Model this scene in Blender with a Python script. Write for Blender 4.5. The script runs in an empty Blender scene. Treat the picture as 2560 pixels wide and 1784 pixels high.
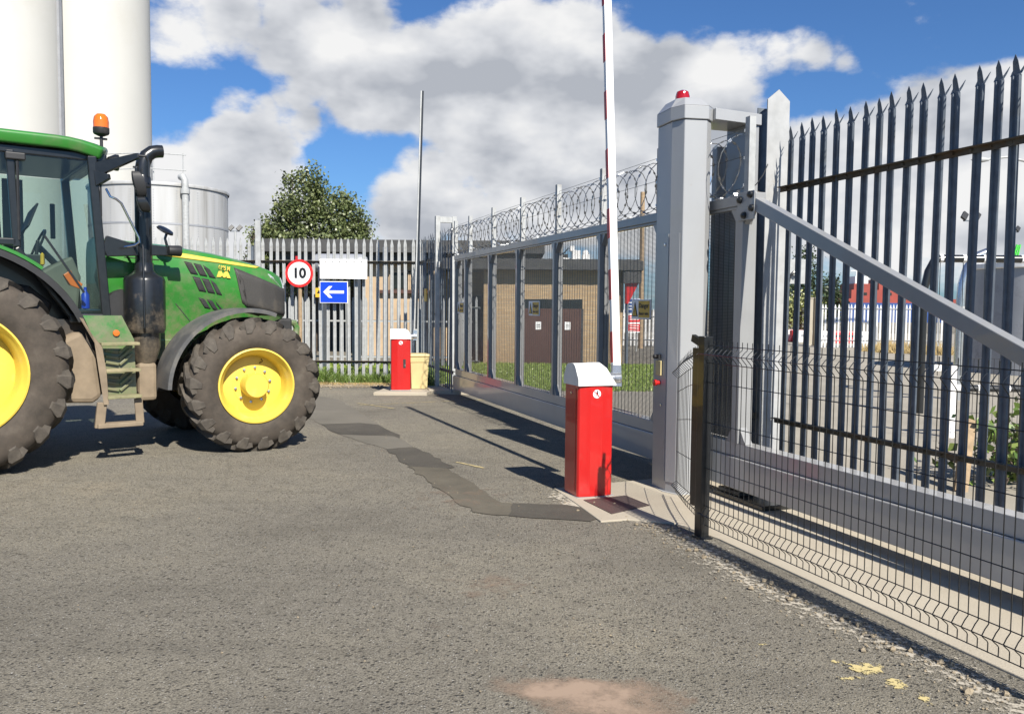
import bpy, bmesh, math, random
from mathutils import Vector, Matrix, noise
C = bpy.context.scene.collection
sc = bpy.context.scene
R = math.radians
rng = random.Random(7)

# ------------------------------------------------------------------ materials
def nt(name):
    m = bpy.data.materials.new(name); m.use_nodes = True
    t = m.node_tree; b = t.nodes['Principled BSDF']
    return m, t, b
def lnk(t, a, b): t.links.new(a, b)
def tex_noise(t, scale, detail=4, rough=.55, coord='Object'):
    tc = t.nodes.new('ShaderNodeTexCoord'); n = t.nodes.new('ShaderNodeTexNoise')
    n.inputs['Scale'].default_value = scale; n.inputs['Detail'].default_value = detail; n.inputs['Roughness'].default_value = rough
    lnk(t, tc.outputs[coord], n.inputs['Vector']); return n
def ramp(t, src, stops):
    r = t.nodes.new('ShaderNodeValToRGB'); e = r.color_ramp.elements
    while len(e) < len(stops): e.new(.5)
    for k, (p, c) in enumerate(stops):
        e[k].position = p; e[k].color = (c[0], c[1], c[2], 1) if hasattr(c, '__len__') else (c, c, c, 1)
    lnk(t, src, r.inputs[0]); return r
def mixc(t, fac, a, b):
    m = t.nodes.new('ShaderNodeMix'); m.data_type = 'RGBA'
    if hasattr(fac, 'links'): lnk(t, fac, m.inputs[0])
    else: m.inputs[0].default_value = fac
    for k, v in ((6, a), (7, b)):
        if hasattr(v, 'links'): lnk(t, v, m.inputs[k])
        else: m.inputs[k].default_value = (v[0], v[1], v[2], 1)
    return m.outputs[2]
def bump(t, b, h, strength=.3, dist=.01):
    n = t.nodes.new('ShaderNodeBump'); n.inputs['Strength'].default_value = strength; n.inputs['Distance'].default_value = dist
    lnk(t, h, n.inputs['Height']); lnk(t, n.outputs[0], b.inputs['Normal'])
def mat(name, col, rough=.5, metal=0., var=.12, scale=6., dirt=None, dscale=3., dlo=.52, dhi=.7, bmp=0., bscale=40., coat=0., spec=.5, splash=None):
    """painted / plain surface: base colour with soft variation, optional dirt patches and fine bump"""
    m, t, b = nt(name)
    b.inputs['Roughness'].default_value = rough; b.inputs['Metallic'].default_value = metal
    b.inputs['Coat Weight'].default_value = coat; b.inputs['Specular IOR Level'].default_value = spec
    n = tex_noise(t, scale)
    c = ramp(t, n.outputs['Fac'], [(.3, [x*(1-var) for x in col]), (.7, [min(1, x*(1+var)) for x in col])]).outputs[0]
    if dirt:
        d = tex_noise(t, dscale, 8, .65)
        f = ramp(t, d.outputs['Fac'], [(dlo, 0.), (dhi, 1.)]).outputs[0]
        c = mixc(t, f, c, dirt)
        rr = ramp(t, f, [(0., rough), (1., min(1., rough+.35))]).outputs[0]; lnk(t, rr, b.inputs['Roughness'])
    if splash:   # dried mud thrown up by the wheels, thinning out with height; (z low, z high, colour)
        tc = t.nodes.new('ShaderNodeTexCoord'); sp = t.nodes.new('ShaderNodeSeparateXYZ'); lnk(t, tc.outputs['Object'], sp.inputs[0])
        mr = t.nodes.new('ShaderNodeMapRange'); lnk(t, sp.outputs[2], mr.inputs[0]); mr.inputs[1].default_value = splash[1]; mr.inputs[2].default_value = splash[0]; mr.inputs[3].default_value = 0; mr.inputs[4].default_value = .42
        sn = tex_noise(t, 7, 9, .75); ad = t.nodes.new('ShaderNodeMath'); ad.operation = 'ADD'; lnk(t, mr.outputs[0], ad.inputs[0]); lnk(t, sn.outputs['Fac'], ad.inputs[1])
        c = mixc(t, ramp(t, ad.outputs[0], [(.62, 0.), (.9, .85)]).outputs[0], c, splash[2])
    lnk(t, c, b.inputs['Base Color'])
    if bmp: bump(t, b, tex_noise(t, bscale, 5).outputs['Fac'], bmp, .004)
    return m
M = {}
M['gate'] = mat('gate_grey_paint', (.25,.253,.255), .3, 0, .06, 3, coat=.3, dirt=(.2,.195,.185), dlo=.6, dhi=.8)
M['beam'] = mat('beam_grey_brightened', (.37,.365,.355), .27, 0, .05, 2, coat=.5)  # gate grey made lighter, standing in for sunny ground reflected in the beam
M['gate_light'] = mat('pillar_grey_paint', (.3,.305,.31), .34, 0, .04, 2, coat=.3, dirt=(.25,.23,.2), dlo=.66, dhi=.8)
M['galv'] = mat('galvanised_steel', (.35,.358,.355), .55, .05, .14, 9, dirt=(.22,.21,.19), dlo=.55, dhi=.75)
M['galv_dark'] = mat('dark_weathered_galvanised_steel', (.105,.125,.15), .55, .15, .2, 12, dirt=(.07,.065,.055), dlo=.55, dhi=.75)  # old steel; its dark tone also stands in for shade on the fence return
M['rail_old'] = mat('rusty_rail_steel', (.09,.08,.062), .7, .15, .25, 15, dirt=(.14,.075,.03), dlo=.5, dhi=.7)
M['concpost'] = mat('pale_weathered_post', (.33,.335,.335), .6, 0, .12, 7, dirt=(.24,.21,.17), dlo=.6, dhi=.8)
M['wire'] = mat('dark_wire', (.05,.052,.055), .45, .4, .1)
M['meshwire'] = mat('grey_coated_wire', (.085,.09,.095), .4, .3, .1)
M['razor'] = mat('razor_steel', (.3,.31,.32), .28, .9, .2, 30)
M['black'] = mat('black_paint', (.012,.013,.014), .28, 0, .2, 20, coat=.2)
M['blackp'] = mat('black_plastic', (.018,.018,.019), .5, 0, .2, 10, dirt=(.09,.075,.055), dlo=.62, dhi=.85)
M['soot'] = mat('sooty_exhaust_paint', (.012,.013,.014), .3, 0, .2, 20, coat=.2, splash=(.9,1.75,(.15,.12,.085)))
M['red'] = mat('red_paint', (.44,.012,.011), .3, 0, .06, 2, coat=.5, dirt=(.3,.045,.03), dscale=7, dlo=.6, dhi=.85)
M['white'] = mat('white_plastic', (.66,.66,.65), .35, 0, .03, 3, dirt=(.6,.58,.54), dlo=.68, dhi=.85)
M['redstripe'] = mat('red_stripe_paint', (.42,.02,.02), .4)
M['alu'] = mat('bare_aluminium', (.6,.61,.62), .25, .9, .1, 20)
M['yellowp'] = mat('faded_yellow_plastic', (.5,.41,.2), .55, 0, .1, 4, dirt=(.4,.3,.13), dlo=.58, dhi=.8)
M['jgreen'] = mat('green_tractor_paint', (.026,.17,.022), .36, 0, .08, 2, coat=.3, dirt=(.11,.13,.06), dscale=3.2, dlo=.5, dhi=.82, splash=(1.0,2.1,(.17,.15,.09)))
M['jyellow'] = mat('yellow_tractor_paint', (.64,.47,.065), .5, 0, .08, 3, coat=.2, dirt=(.52,.37,.13), dscale=5, dlo=.56, dhi=.85)
M['dust'] = mat('dusty_metal', (.2,.155,.105), .85, 0, .2, 6, bmp=.3, bscale=60)
M['dustg'] = mat('dusty_green_metal', (.2,.19,.1), .8, 0, .25, 14, dirt=(.3,.25,.15), dlo=.5, dhi=.65)
M['dark'] = mat('dark_machinery', (.02,.02,.02), .7, 0, .3, 9, dirt=(.09,.07,.05), dlo=.5, dhi=.75)
M['interior'] = mat('cab_trim', (.14,.135,.115), .7, 0, .15, 6)
M['orange'] = mat('orange_plastic', (.75,.16,.02), .4, 0, .1)
M['chrome'] = mat('chromed_tube', (.6,.6,.6), .15, 1., .1)
M['wood'] = mat('weathered_wood', (.28,.2,.12), .8, 0, .25, 14, bmp=.4)
M['blue'] = mat('blue_sign_paint', (.006,.05,.5), .35, 0, .03)
M['signwhite'] = mat('white_sign_paint', (.8,.8,.79), .4, 0, .03, 3)
M['signred'] = mat('red_sign_paint', (.6,.02,.02), .35, 0, .03)
M['signblack'] = mat('black_lettering', (.01,.01,.012), .4)
M['signyellow'] = mat('yellow_sign_paint', (.62,.38,.03), .45, 0, .08)
M['silo'] = mat('white_silo_coating', (.47,.462,.43), .75, 0, .02, .3, dirt=(.43,.415,.37), dscale=.25, dlo=.55, dhi=.9)
M['roofdark'] = mat('dark_roof_felt', (.05,.05,.05), .8, 0, .2, 5, dirt=(.09,.09,.085), dlo=.5, dhi=.7)
M['tan'] = mat('tan_render', (.42,.31,.2), .85, 0, .1, 2, dirt=(.34,.24,.16), dlo=.5, dhi=.8)
M['doorbrown'] = mat('brown_door_paint', (.075,.035,.024), .5, 0, .1)
M['glassdark'] = mat('dark_window_pane', (.02,.025,.025), .1)
M['shipred'] = mat('red_ship_paint', (.25,.045,.03), .5, 0, .15, .5)
M['shipblue'] = mat('blue_ship_paint', (.015,.055,.2), .5, 0, .1, .5)
M['crane'] = mat('green_crane_paint', (.06,.5,.05), .5, 0, .1)
M['greytank'] = mat('grey_vessel_paint', (.3,.31,.33), .5, .2, .1, 1.5, dirt=(.22,.22,.23), dlo=.5, dhi=.8)
M['barwhite'] = mat('white_barrier_plastic', (.75,.74,.72), .5)
M['barred'] = mat('red_barrier_plastic', (.55,.03,.03), .45)
M['straw'] = mat('dry_grass', (.34,.25,.11), .9, 0, .3, 3)
M['trunk'] = mat('bark', (.08,.06,.045), .9, 0, .3, 10, bmp=.5)
M['sole'] = mat('iron_cover', (.1,.075,.07), .55, .4, .3, 60, bmp=.6, bscale=120)

def emis(name, col, strength, base=(.3,.02,.01)):
    m, t, b = nt(name); b.inputs['Base Color'].default_value = (*base, 1); b.inputs['Roughness'].default_value = .15
    b.inputs['Coat Weight'].default_value = .6
    return m
def lens(name, col):
    m, t, b = nt(name); b.inputs['Base Color'].default_value = (*col, 1); b.inputs['Roughness'].default_value = .08
    b.inputs['Transmission Weight'].default_value = .35; b.inputs['Coat Weight'].default_value = .8
    return m
M['amber'] = lens('amber_lens', (.85,.2,.01)); M['redlens'] = lens('red_lens', (.45,.008,.008)); M['clearlens'] = lens('clear_lamp_lens', (.75,.78,.8))
def glass():
    m, t, b = nt('tinted_glass'); t.nodes.remove(b)
    tr = t.nodes.new('ShaderNodeBsdfTransparent'); tr.inputs[0].default_value = (.6,.7,.66,1)
    gl = t.nodes.new('ShaderNodeBsdfGlossy'); gl.inputs['Roughness'].default_value = .02
    lw = t.nodes.new('ShaderNodeLayerWeight'); lw.inputs[0].default_value = .5
    pw = t.nodes.new('ShaderNodeMath'); pw.operation = 'POWER'; lnk(t, lw.outputs['Facing'], pw.inputs[0]); pw.inputs[1].default_value = 4.
    fr = t.nodes.new('ShaderNodeMath'); fr.operation = 'MULTIPLY_ADD'; lnk(t, pw.outputs[0], fr.inputs[0]); fr.inputs[1].default_value = .5; fr.inputs[2].default_value = .05
    mx = t.nodes.new('ShaderNodeMixShader'); lnk(t, fr.outputs[0], mx.inputs[0]); lnk(t, tr.outputs[0], mx.inputs[1]); lnk(t, gl.outputs[0], mx.inputs[2])
    lnk(t, mx.outputs[0], t.nodes['Material Output'].inputs[0]); return m
M['glass'] = glass()
def rubber():
    m, t, b = nt('dusty_tyre_rubber'); b.inputs['Roughness'].default_value = .85
    n = tex_noise(t, 3.5, 8, .7); n2 = tex_noise(t, 40, 4)
    c = ramp(t, n.outputs['Fac'], [(.35, (.036,.029,.022)), (.55, (.064,.051,.039)), (.75, (.105,.088,.068))]).outputs[0]
    lnk(t, c, b.inputs['Base Color']); bump(t, b, n2.outputs['Fac'], .25, .004); return m
M['rubber'] = rubber()
def lugmat():
    m, t, b = nt('worn_lug_rubber'); b.inputs['Roughness'].default_value = .8
    n = tex_noise(t, 9, 8, .7)
    c = ramp(t, n.outputs['Fac'], [(.35, (.042,.035,.028)), (.6, (.078,.066,.052)), (.8, (.135,.115,.092))]).outputs[0]
    lnk(t, c, b.inputs['Base Color']); return m
M['lug'] = lugmat()
def leafmat(name, a, c, light):
    m, t, b = nt(name); b.inputs['Roughness'].default_value = .38
    oi = t.nodes.new('ShaderNodeNewGeometry'); rp = ramp(t, oi.outputs['Random Per Island'], [(0., a), (.6, c), (1., light)])
    lnk(t, rp.outputs[0], b.inputs['Base Color']); b.inputs['Transmission Weight'].default_value = .0
    b.inputs['Subsurface Weight'].default_value = 0
    return m
M['leaf'] = leafmat('tree_leaves', (.048,.065,.02), (.1,.125,.042), (.2,.22,.1))
M['leafpale'] = leafmat('pale_shrub_leaves', (.12,.14,.04), (.24,.26,.09), (.45,.45,.22))
M['leafdark'] = leafmat('evergreen_leaves', (.018,.03,.012), (.035,.055,.018), (.06,.08,.03))
M['grassblade'] = leafmat('grass_blades', (.13,.2,.025), (.2,.28,.04), (.36,.42,.12))
M['weed'] = leafmat('weed_leaves', (.05,.09,.015), (.1,.16,.03), (.2,.25,.07))

def asphalt():
    m, t, b = nt('chipped_asphalt'); b.inputs['Roughness'].default_value = .85; b.inputs['Specular IOR Level'].default_value = .25
    tc = t.nodes.new('ShaderNodeTexCoord')
    def spots(scale, seed, r0, r1, keep):
        """0..1 mask of scattered blobs: cells of a voronoi pattern, some of them empty"""
        mp = t.nodes.new('ShaderNodeMapping'); mp.inputs['Location'].default_value = (seed,seed*2,seed*.5); lnk(t, tc.outputs['Object'], mp.inputs[0])
        w = tex_noise(t, scale*1.6, 3, .6); wm = t.nodes.new('ShaderNodeMix'); wm.data_type = 'VECTOR'; wm.inputs[0].default_value = .55/scale
        lnk(t, mp.outputs[0], wm.inputs[4]); lnk(t, w.outputs['Color'], wm.inputs[5])
        v = t.nodes.new('ShaderNodeTexVoronoi'); v.inputs['Scale'].default_value = scale; lnk(t, wm.outputs[1], v.inputs['Vector'])
        s = t.nodes.new('ShaderNodeSeparateColor'); lnk(t, v.outputs['Color'], s.inputs[0])
        d = ramp(t, v.outputs['Distance'], [(r0, 1.), (r1, 0.)]).outputs[0]; k = ramp(t, s.outputs[0], [(keep, 0.), (min(1,keep+.12), 1.)]).outputs[0]
        m_ = t.nodes.new('ShaderNodeMath'); m_.operation = 'MULTIPLY'; lnk(t, d, m_.inputs[0]); lnk(t, k, m_.inputs[1]); return m_.outputs[0]
    fine = tex_noise(t, 130, 4, .7); mid = tex_noise(t, 6, 7, .7)
    base = ramp(t, fine.outputs['Fac'], [(.3, (.1,.092,.076)), (.5, (.2,.185,.155)), (.7, (.34,.318,.272))]).outputs[0]
    big = tex_noise(t, .36, 7, .6); tint = ramp(t, big.outputs['Fac'], [(.3, (.66,.64,.6)), (.45, (.93,.91,.87)), (.58, (1.08,1.05,.97)), (.74, (1.36,1.25,1.06))]).outputs[0]
    mul = t.nodes.new('ShaderNodeMix'); mul.data_type = 'RGBA'; mul.blend_type = 'MULTIPLY'; mul.inputs[0].default_value = 1
    lnk(t, base, mul.inputs[6]); lnk(t, tint, mul.inputs[7])
    c = mixc(t, ramp(t, mid.outputs['Fac'], [(.5, 0.), (.7, .5)]).outputs[0], mul.outputs[2], (.115,.103,.082))
    p_a = spots(34, 1.7, .08, .36, .38); p_b = spots(75, 5.1, .10, .44, .2)
    c = mixc(t, p_b, c, (.08,.073,.06)); c = mixc(t, p_a, c, (.055,.05,.041))
    chip = spots(64, 9.3, .16, .32, .74); c = mixc(t, chip, c, (.42,.4,.36))
    mp = t.nodes.new('ShaderNodeMapping'); mp.inputs['Rotation'].default_value = (0,0,R(35)); mp.inputs['Scale'].default_value = (.35,2.2,1)
    lnk(t, tc.outputs['Object'], mp.inputs[0]); st = t.nodes.new('ShaderNodeTexNoise'); st.inputs['Scale'].default_value = 1.; st.inputs['Detail'].default_value = 6; lnk(t, mp.outputs[0], st.inputs['Vector'])
    c = mixc(t, ramp(t, st.outputs['Fac'], [(.54, 0.), (.74, .45)]).outputs[0], c, (.115,.104,.084))
    # hairline cracks
    cv = t.nodes.new('ShaderNodeTexVoronoi'); cv.feature = 'DISTANCE_TO_EDGE'; cv.inputs['Scale'].default_value = .28
    wn = tex_noise(t, 1.4, 5, .6); wm = t.nodes.new('ShaderNodeMix'); wm.data_type = 'VECTOR'; wm.inputs[0].default_value = .22
    lnk(t, tc.outputs['Object'], wm.inputs[4]); lnk(t, wn.outputs['Color'], wm.inputs[5]); lnk(t, wm.outputs[1], cv.inputs['Vector'])
    c = mixc(t, ramp(t, cv.outputs['Distance'], [(.0, .16), (.0016, 0.)]).outputs[0], c, (.03,.028,.024))
    lnk(t, c, b.inputs['Base Color'])
    ad = t.nodes.new('ShaderNodeMath'); ad.operation = 'MULTIPLY_ADD'; lnk(t, p_a, ad.inputs[0]); ad.inputs[1].default_value = -1.2; lnk(t, fine.outputs['Fac'], ad.inputs[2])
    a2 = t.nodes.new('ShaderNodeMath'); a2.operation = 'MULTIPLY_ADD'; lnk(t, p_b, a2.inputs[0]); a2.inputs[1].default_value = -.6; lnk(t, ad.outputs[0], a2.inputs[2])
    a3 = t.nodes.new('ShaderNodeMath'); a3.operation = 'MULTIPLY_ADD'; lnk(t, chip, a3.inputs[0]); a3.inputs[1].default_value = .5; lnk(t, a2.outputs[0], a3.inputs[2])
    bump(t, b, a3.outputs[0], .9, .011); return m
M['asphalt'] = asphalt()
def patchmat(name, a, c, sc=2.2, speck=(.2,.18,.15), vs=90):
    m, t, b = nt(name); b.inputs['Roughness'].default_value = .87; b.inputs['Specular IOR Level'].default_value = .25
    n = tex_noise(t, sc, 8, .68); v = tex_noise(t, vs, 4, .65); big = tex_noise(t, .7, 3)
    av = t.nodes.new('ShaderNodeMath'); av.operation = 'MULTIPLY_ADD'; lnk(t, big.outputs['Fac'], av.inputs[0]); av.inputs[1].default_value = .7
    h = t.nodes.new('ShaderNodeMath'); h.operation = 'MULTIPLY_ADD'; lnk(t, n.outputs['Fac'], h.inputs[0]); h.inputs[1].default_value = .6; h.inputs[2].default_value = -.15; lnk(t, h.outputs[0], av.inputs[2])
    col = ramp(t, av.outputs[0], [(.3, a), (.7, c)]).outputs[0]
    f = ramp(t, v.outputs['Fac'], [(.6, 0.), (.76, .75)]).outputs[0]; col = mixc(t, f, col, speck)
    g = ramp(t, v.outputs['Fac'], [(.28, .6), (.4, 0.)]).outputs[0]; col = mixc(t, g, col, [x*.45 for x in a])
    lnk(t, col, b.inputs['Base Color']); bump(t, b, v.outputs['Fac'], .5, .008); return m
M['patch'] = patchmat('trench_tarmac', (.055,.05,.042), (.09,.081,.066), 3.5, vs=60)
M['patchtan'] = patchmat('sandy_trench_tarmac', (.078,.069,.053), (.14,.124,.094), 3.5, vs=60)
M['patch2'] = patchmat('old_trench_tarmac', (.12,.11,.09), (.165,.15,.122), vs=60)
M['concrete'] = patchmat('pale_concrete', (.33,.29,.225), (.42,.375,.3), 1.2, (.36,.33,.28))
M['dirt'] = patchmat('dry_soil', (.18,.145,.1), (.32,.265,.185))
M['yard'] = patchmat('pale_gravel_yard', (.26,.235,.19), (.34,.31,.255), .5)
M['soilgreen'] = patchmat('lawn_soil', (.1,.13,.035), (.17,.19,.07))
def spill(name, col, lo=.47, hi=.56, sc_=9):
    """worn, broken-up coating: shows the ground through its gaps"""
    m, t, b = nt(name); b.inputs['Base Color'].default_value = (*col, 1); b.inputs['Roughness'].default_value = .8
    n = tex_noise(t, sc_, 8, .72); tc = t.nodes.new('ShaderNodeTexCoord')
    f = ramp(t, n.outputs['Fac'], [(lo, 0.), (hi, 1.)]).outputs[0]
    vc = t.nodes.new('ShaderNodeVertexColor'); vc.layer_name = 'fade'
    mm = t.nodes.new('ShaderNodeMath'); mm.operation = 'MULTIPLY_ADD'; mm.use_clamp = True
    a2 = t.nodes.new('ShaderNodeMath'); a2.operation = 'ADD'; lnk(t, n.outputs['Fac'], a2.inputs[0]); lnk(t, vc.outputs[0], a2.inputs[1])
    f = ramp(t, a2.outputs[0], [(min(1,lo+.5), 0.), (min(1,hi+.5), 1.)]).outputs[0]
    lnk(t, f, b.inputs['Alpha']); return m
M['yellowspill'] = spill('worn_yellow_paint', (.5,.41,.19), .44, .475, 30)
M['chalk'] = spill('pale_cement_dust', (.4,.36,.29), .42, .6, 26)
M['clay'] = spill('reddish_clay_stain', (.29,.21,.15), .12, .5, 6)
M['roadline'] = spill('faded_yellow_line_paint', (.42,.34,.17), .4, .6, 10)
def brick():
    m, t, b = nt('buff_brick'); b.inputs['Roughness'].default_value = .9
    tc = t.nodes.new('ShaderNodeTexCoord'); mp = t.nodes.new('ShaderNodeMapping'); mp.inputs['Rotation'].default_value = (R(90),0,0)
    lnk(t, tc.outputs['Object'], mp.inputs[0])
    k = t.nodes.new('ShaderNodeTexBrick'); lnk(t, mp.outputs[0], k.inputs['Vector'])
    k.inputs['Color1'].default_value = (.42,.3,.17,1); k.inputs['Color2'].default_value = (.35,.24,.13,1); k.inputs['Mortar'].default_value = (.3,.24,.17,1)
    k.inputs['Scale'].default_value = 1; k.inputs['Brick Width'].default_value = .225; k.inputs['Row Height'].default_value = .075; k.inputs['Mortar Size'].default_value = .008
    lnk(t, k.outputs['Color'], b.inputs['Base Color']); return m
M['brick'] = brick()
def tankmat():
    m, t, b = nt('weathered_tank_sheet'); b.inputs['Roughness'].default_value = .6; b.inputs['Metallic'].default_value = .1
    tc = t.nodes.new('ShaderNodeTexCoord'); mp = t.nodes.new('ShaderNodeMapping'); mp.inputs['Scale'].default_value = (1.3,1.3,.1)
    lnk(t, tc.outputs['Object'], mp.inputs[0]); n = t.nodes.new('ShaderNodeTexNoise'); n.inputs['Scale'].default_value = 1.6; n.inputs['Detail'].default_value = 8
    lnk(t, mp.outputs[0], n.inputs['Vector'])
    c = ramp(t, n.outputs['Fac'], [(.3, (.23,.225,.21)), (.48, (.36,.36,.355)), (.7, (.42,.425,.43))]).outputs[0]
    lnk(t, c, b.inputs['Base Color']); return m
M['tank'] = tankmat()

# ------------------------------------------------------------------ mesh building
class MB:
    def __init__(s): s.v = []; s.f = []; s.m = []
    def add(s, vs, fs, mi=0):
        o = len(s.v); s.v += [tuple(v) for v in vs]; s.f += [tuple(i+o for i in f) for f in fs]; s.m += [mi]*len(fs); return s
    def box(s, x0, x1, y0, y1, z0, z1, mi=0):
        v = [(x,y,z) for z in (z0,z1) for y in (y0,y1) for x in (x0,x1)]
        return s.add(v, [(0,2,3,1),(4,5,7,6),(0,1,5,4),(2,6,7,3),(0,4,6,2),(1,3,7,5)], mi)
    def bar(s, a, b, w, h, up=(0,0,1), mi=0, w2=None, h2=None):
        a, b = Vector(a), Vector(b); d = (b-a).normalized(); up = Vector(up)
        x = d.cross(up)
        if x.length < 1e-4: x = d.cross(Vector((0,1,0)))
        x.normalize(); y = x.cross(d).normalized(); w2 = w if w2 is None else w2; h2 = h if h2 is None else h2
        v = []
        for p, ww, hh in ((a,w,h),(b,w2,h2)):
            for sx, sy in ((-1,-1),(1,-1),(1,1),(-1,1)): v.append(p + x*sx*ww/2 + y*sy*hh/2)
        return s.add(v, [(0,3,2,1),(4,5,6,7),(0,1,5,4),(1,2,6,5),(2,3,7,6),(3,0,4,7)], mi)
    def prism(s, poly, z0, z1, mi=0):
        n = len(poly); v = [(p[0],p[1],z0) for p in poly]+[(p[0],p[1],z1) for p in poly]
        f = [tuple(range(n-1,-1,-1)), tuple(range(n,2*n))]+[(i,(i+1)%n,n+(i+1)%n,n+i) for i in range(n)]
        return s.add(v, f, mi)
    def prismy(s, poly, y0, y1, mi=0):   # poly in (x,z), extruded along y
        n = len(poly); v = [(p[0],y0,p[1]) for p in poly]+[(p[0],y1,p[1]) for p in poly]
        f = [tuple(range(n)), tuple(range(2*n-1,n-1,-1))]+[(i,n+i,n+(i+1)%n,(i+1)%n) for i in range(n)]
        return s.add(v, f, mi)
    def tube(s, pts, r, n=8, caps=True, mi=0, closed=False):
        pts = [Vector(p) for p in pts]; rs = r if hasattr(r, '__len__') else [r]*len(pts)
        o = len(s.v); N = len(pts); prev = None; rings = []
        for i, p in enumerate(pts):
            a = pts[(i-1) % N] if closed or i > 0 else p; b = pts[(i+1) % N] if closed or i < N-1 else p
            d = (b-a).normalized()
            if prev is None:
                u = d.cross(Vector((0,0,1)));
                if u.length < 1e-3: u = d.cross(Vector((1,0,0)))
            else: u = prev - d*prev.dot(d)
            u.normalize(); prev = u; w = d.cross(u)
            rings.append([p + (u*math.cos(2*math.pi*k/n)+w*math.sin(2*math.pi*k/n))*rs[i] for k in range(n)])
        vs = [v for r_ in rings for v in r_]; fs = []
        for i in range(N if closed else N-1):
            j = (i+1) % N
            fs += [(i*n+k, i*n+(k+1)%n, j*n+(k+1)%n, j*n+k) for k in range(n)]
        if caps and not closed: fs += [tuple(range(n-1,-1,-1)), tuple((N-1)*n+k for k in range(n))]
        return s.add(vs, fs, mi)
    def lathe(s, prof, n=32, axis='z', c=(0,0,0), mi=0, cap=True):
        """prof: (radius, height) pairs turned round an axis through c"""
        vs = []
        for k in range(n):
            a = 2*math.pi*k/n; ca, sa = math.cos(a), math.sin(a)
            for r, h in prof:
                p = {'z': (r*ca, r*sa, h), 'y': (r*ca, h, r*sa), 'x': (h, r*ca, r*sa)}[axis]
                vs.append((p[0]+c[0], p[1]+c[1], p[2]+c[2]))
        m = len(prof); fs = []
        for k in range(n):
            j = (k+1) % n
            for i in range(m-1): fs.append((k*m+i, j*m+i, j*m+i+1, k*m+i+1))
        if cap:
            if prof[0][0] > 1e-6: fs.append(tuple(k*m for k in range(n-1,-1,-1)))
            if prof[-1][0] > 1e-6: fs.append(tuple(k*m+m-1 for k in range(n)))
        return s.add(vs, fs, mi)
    def build(s, name, m, parent=None, smooth=False, bevel=0., loc=None, angle=35, weld=False):
        me = bpy.data.meshes.new(name); me.from_pydata(s.v, [], s.f)
        ms = m if isinstance(m, (list, tuple)) else [m]
        for x in ms: me.materials.append(M[x] if isinstance(x, str) else x)
        if len(ms) > 1: me.polygons.foreach_set('material_index', s.m)
        bm = bmesh.new(); bm.from_mesh(me)
        if weld: bmesh.ops.remove_doubles(bm, verts=bm.verts, dist=1e-5)
        bmesh.ops.recalc_face_normals(bm, faces=bm.faces); bm.to_mesh(me); bm.free()
        o = bpy.data.objects.new(name, me); C.objects.link(o)
        if parent: o.parent = parent
        if loc: o.location = loc
        if smooth:
            me.polygons.foreach_set('use_smooth', [True]*len(me.polygons))
            me.set_sharp_from_angle(angle=R(angle))
        if bevel:
            b = o.modifiers.new('bevel', 'BEVEL'); b.width = bevel; b.segments = 2; b.limit_method = 'ANGLE'; b.angle_limit = R(40)
        return o
def thing(name, label, cat, loc=(0,0,0), rot=0., group=None):
    o = bpy.data.objects.new(name, None); C.objects.link(o); o.location = loc; o.rotation_euler = (0,0,rot)
    o.empty_display_size = .2
    return tag(o, label, cat, group)
def tag(o, label, cat, group=None, kind=None):
    if label: o['label'] = label
    if cat: o['category'] = cat
    if group: o['group'] = group
    if kind: o['kind'] = kind
    return o
def struct(o, kind='structure'): o['kind'] = kind; return o
def copy_tree(o, parent=None):
    c = o.copy(); C.objects.link(c); c.parent = parent
    for ch in list(o.children): copy_tree(ch, c)
    return c
def text(name, s, size, m, parent, loc, rot, depth=.0015, bold=0., sx=1., align='CENTER'):
    cu = bpy.data.curves.new(name, 'FONT'); cu.body = s; cu.size = size; cu.extrude = depth; cu.offset = bold
    cu.align_x = align; cu.align_y = 'CENTER'
    tmp = bpy.data.objects.new(name+'_tmp', cu); C.objects.link(tmp)
    dg = bpy.context.evaluated_depsgraph_get(); me = bpy.data.meshes.new_from_object(tmp.evaluated_get(dg))
    bpy.data.objects.remove(tmp); bpy.data.curves.remove(cu)
    me.materials.clear(); me.materials.append(M[m])
    o = bpy.data.objects.new(name, me); C.objects.link(o); o.parent = parent; o.location = loc; o.rotation_euler = rot; o.scale = (sx,1,1)
    return o
def sheet(name, poly, z, m, fade=None):
    """flat ground sheet from an outline; fade(x,y)->value stored per corner"""
    me = bpy.data.meshes.new(name); me.from_pydata([(x,y,z) for x,y in poly], [], [tuple(range(len(poly)))])
    me.materials.append(M[m]); bm = bmesh.new(); bm.from_mesh(me); bmesh.ops.recalc_face_normals(bm, faces=bm.faces)
    for f in bm.faces:
        if f.normal.z < 0: f.normal_flip()
    bm.to_mesh(me); bm.free()
    o = bpy.data.objects.new(name, me); C.objects.link(o); return struct(o)
def rough_poly(poly, step=.12, amp=.035, seed=1):
    r = random.Random(seed); out = []
    for i, p in enumerate(poly):
        q = poly[(i+1) % len(poly)]; L = math.dist(p, q); n = max(1, int(L/step))
        for k in range(n):
            t = k/n; a = amp*min(1, L)
            out.append((p[0]+(q[0]-p[0])*t + r.uniform(-a,a)*(k>0), p[1]+(q[1]-p[1])*t + r.uniform(-a,a)*(k>0)))
    return out
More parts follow.
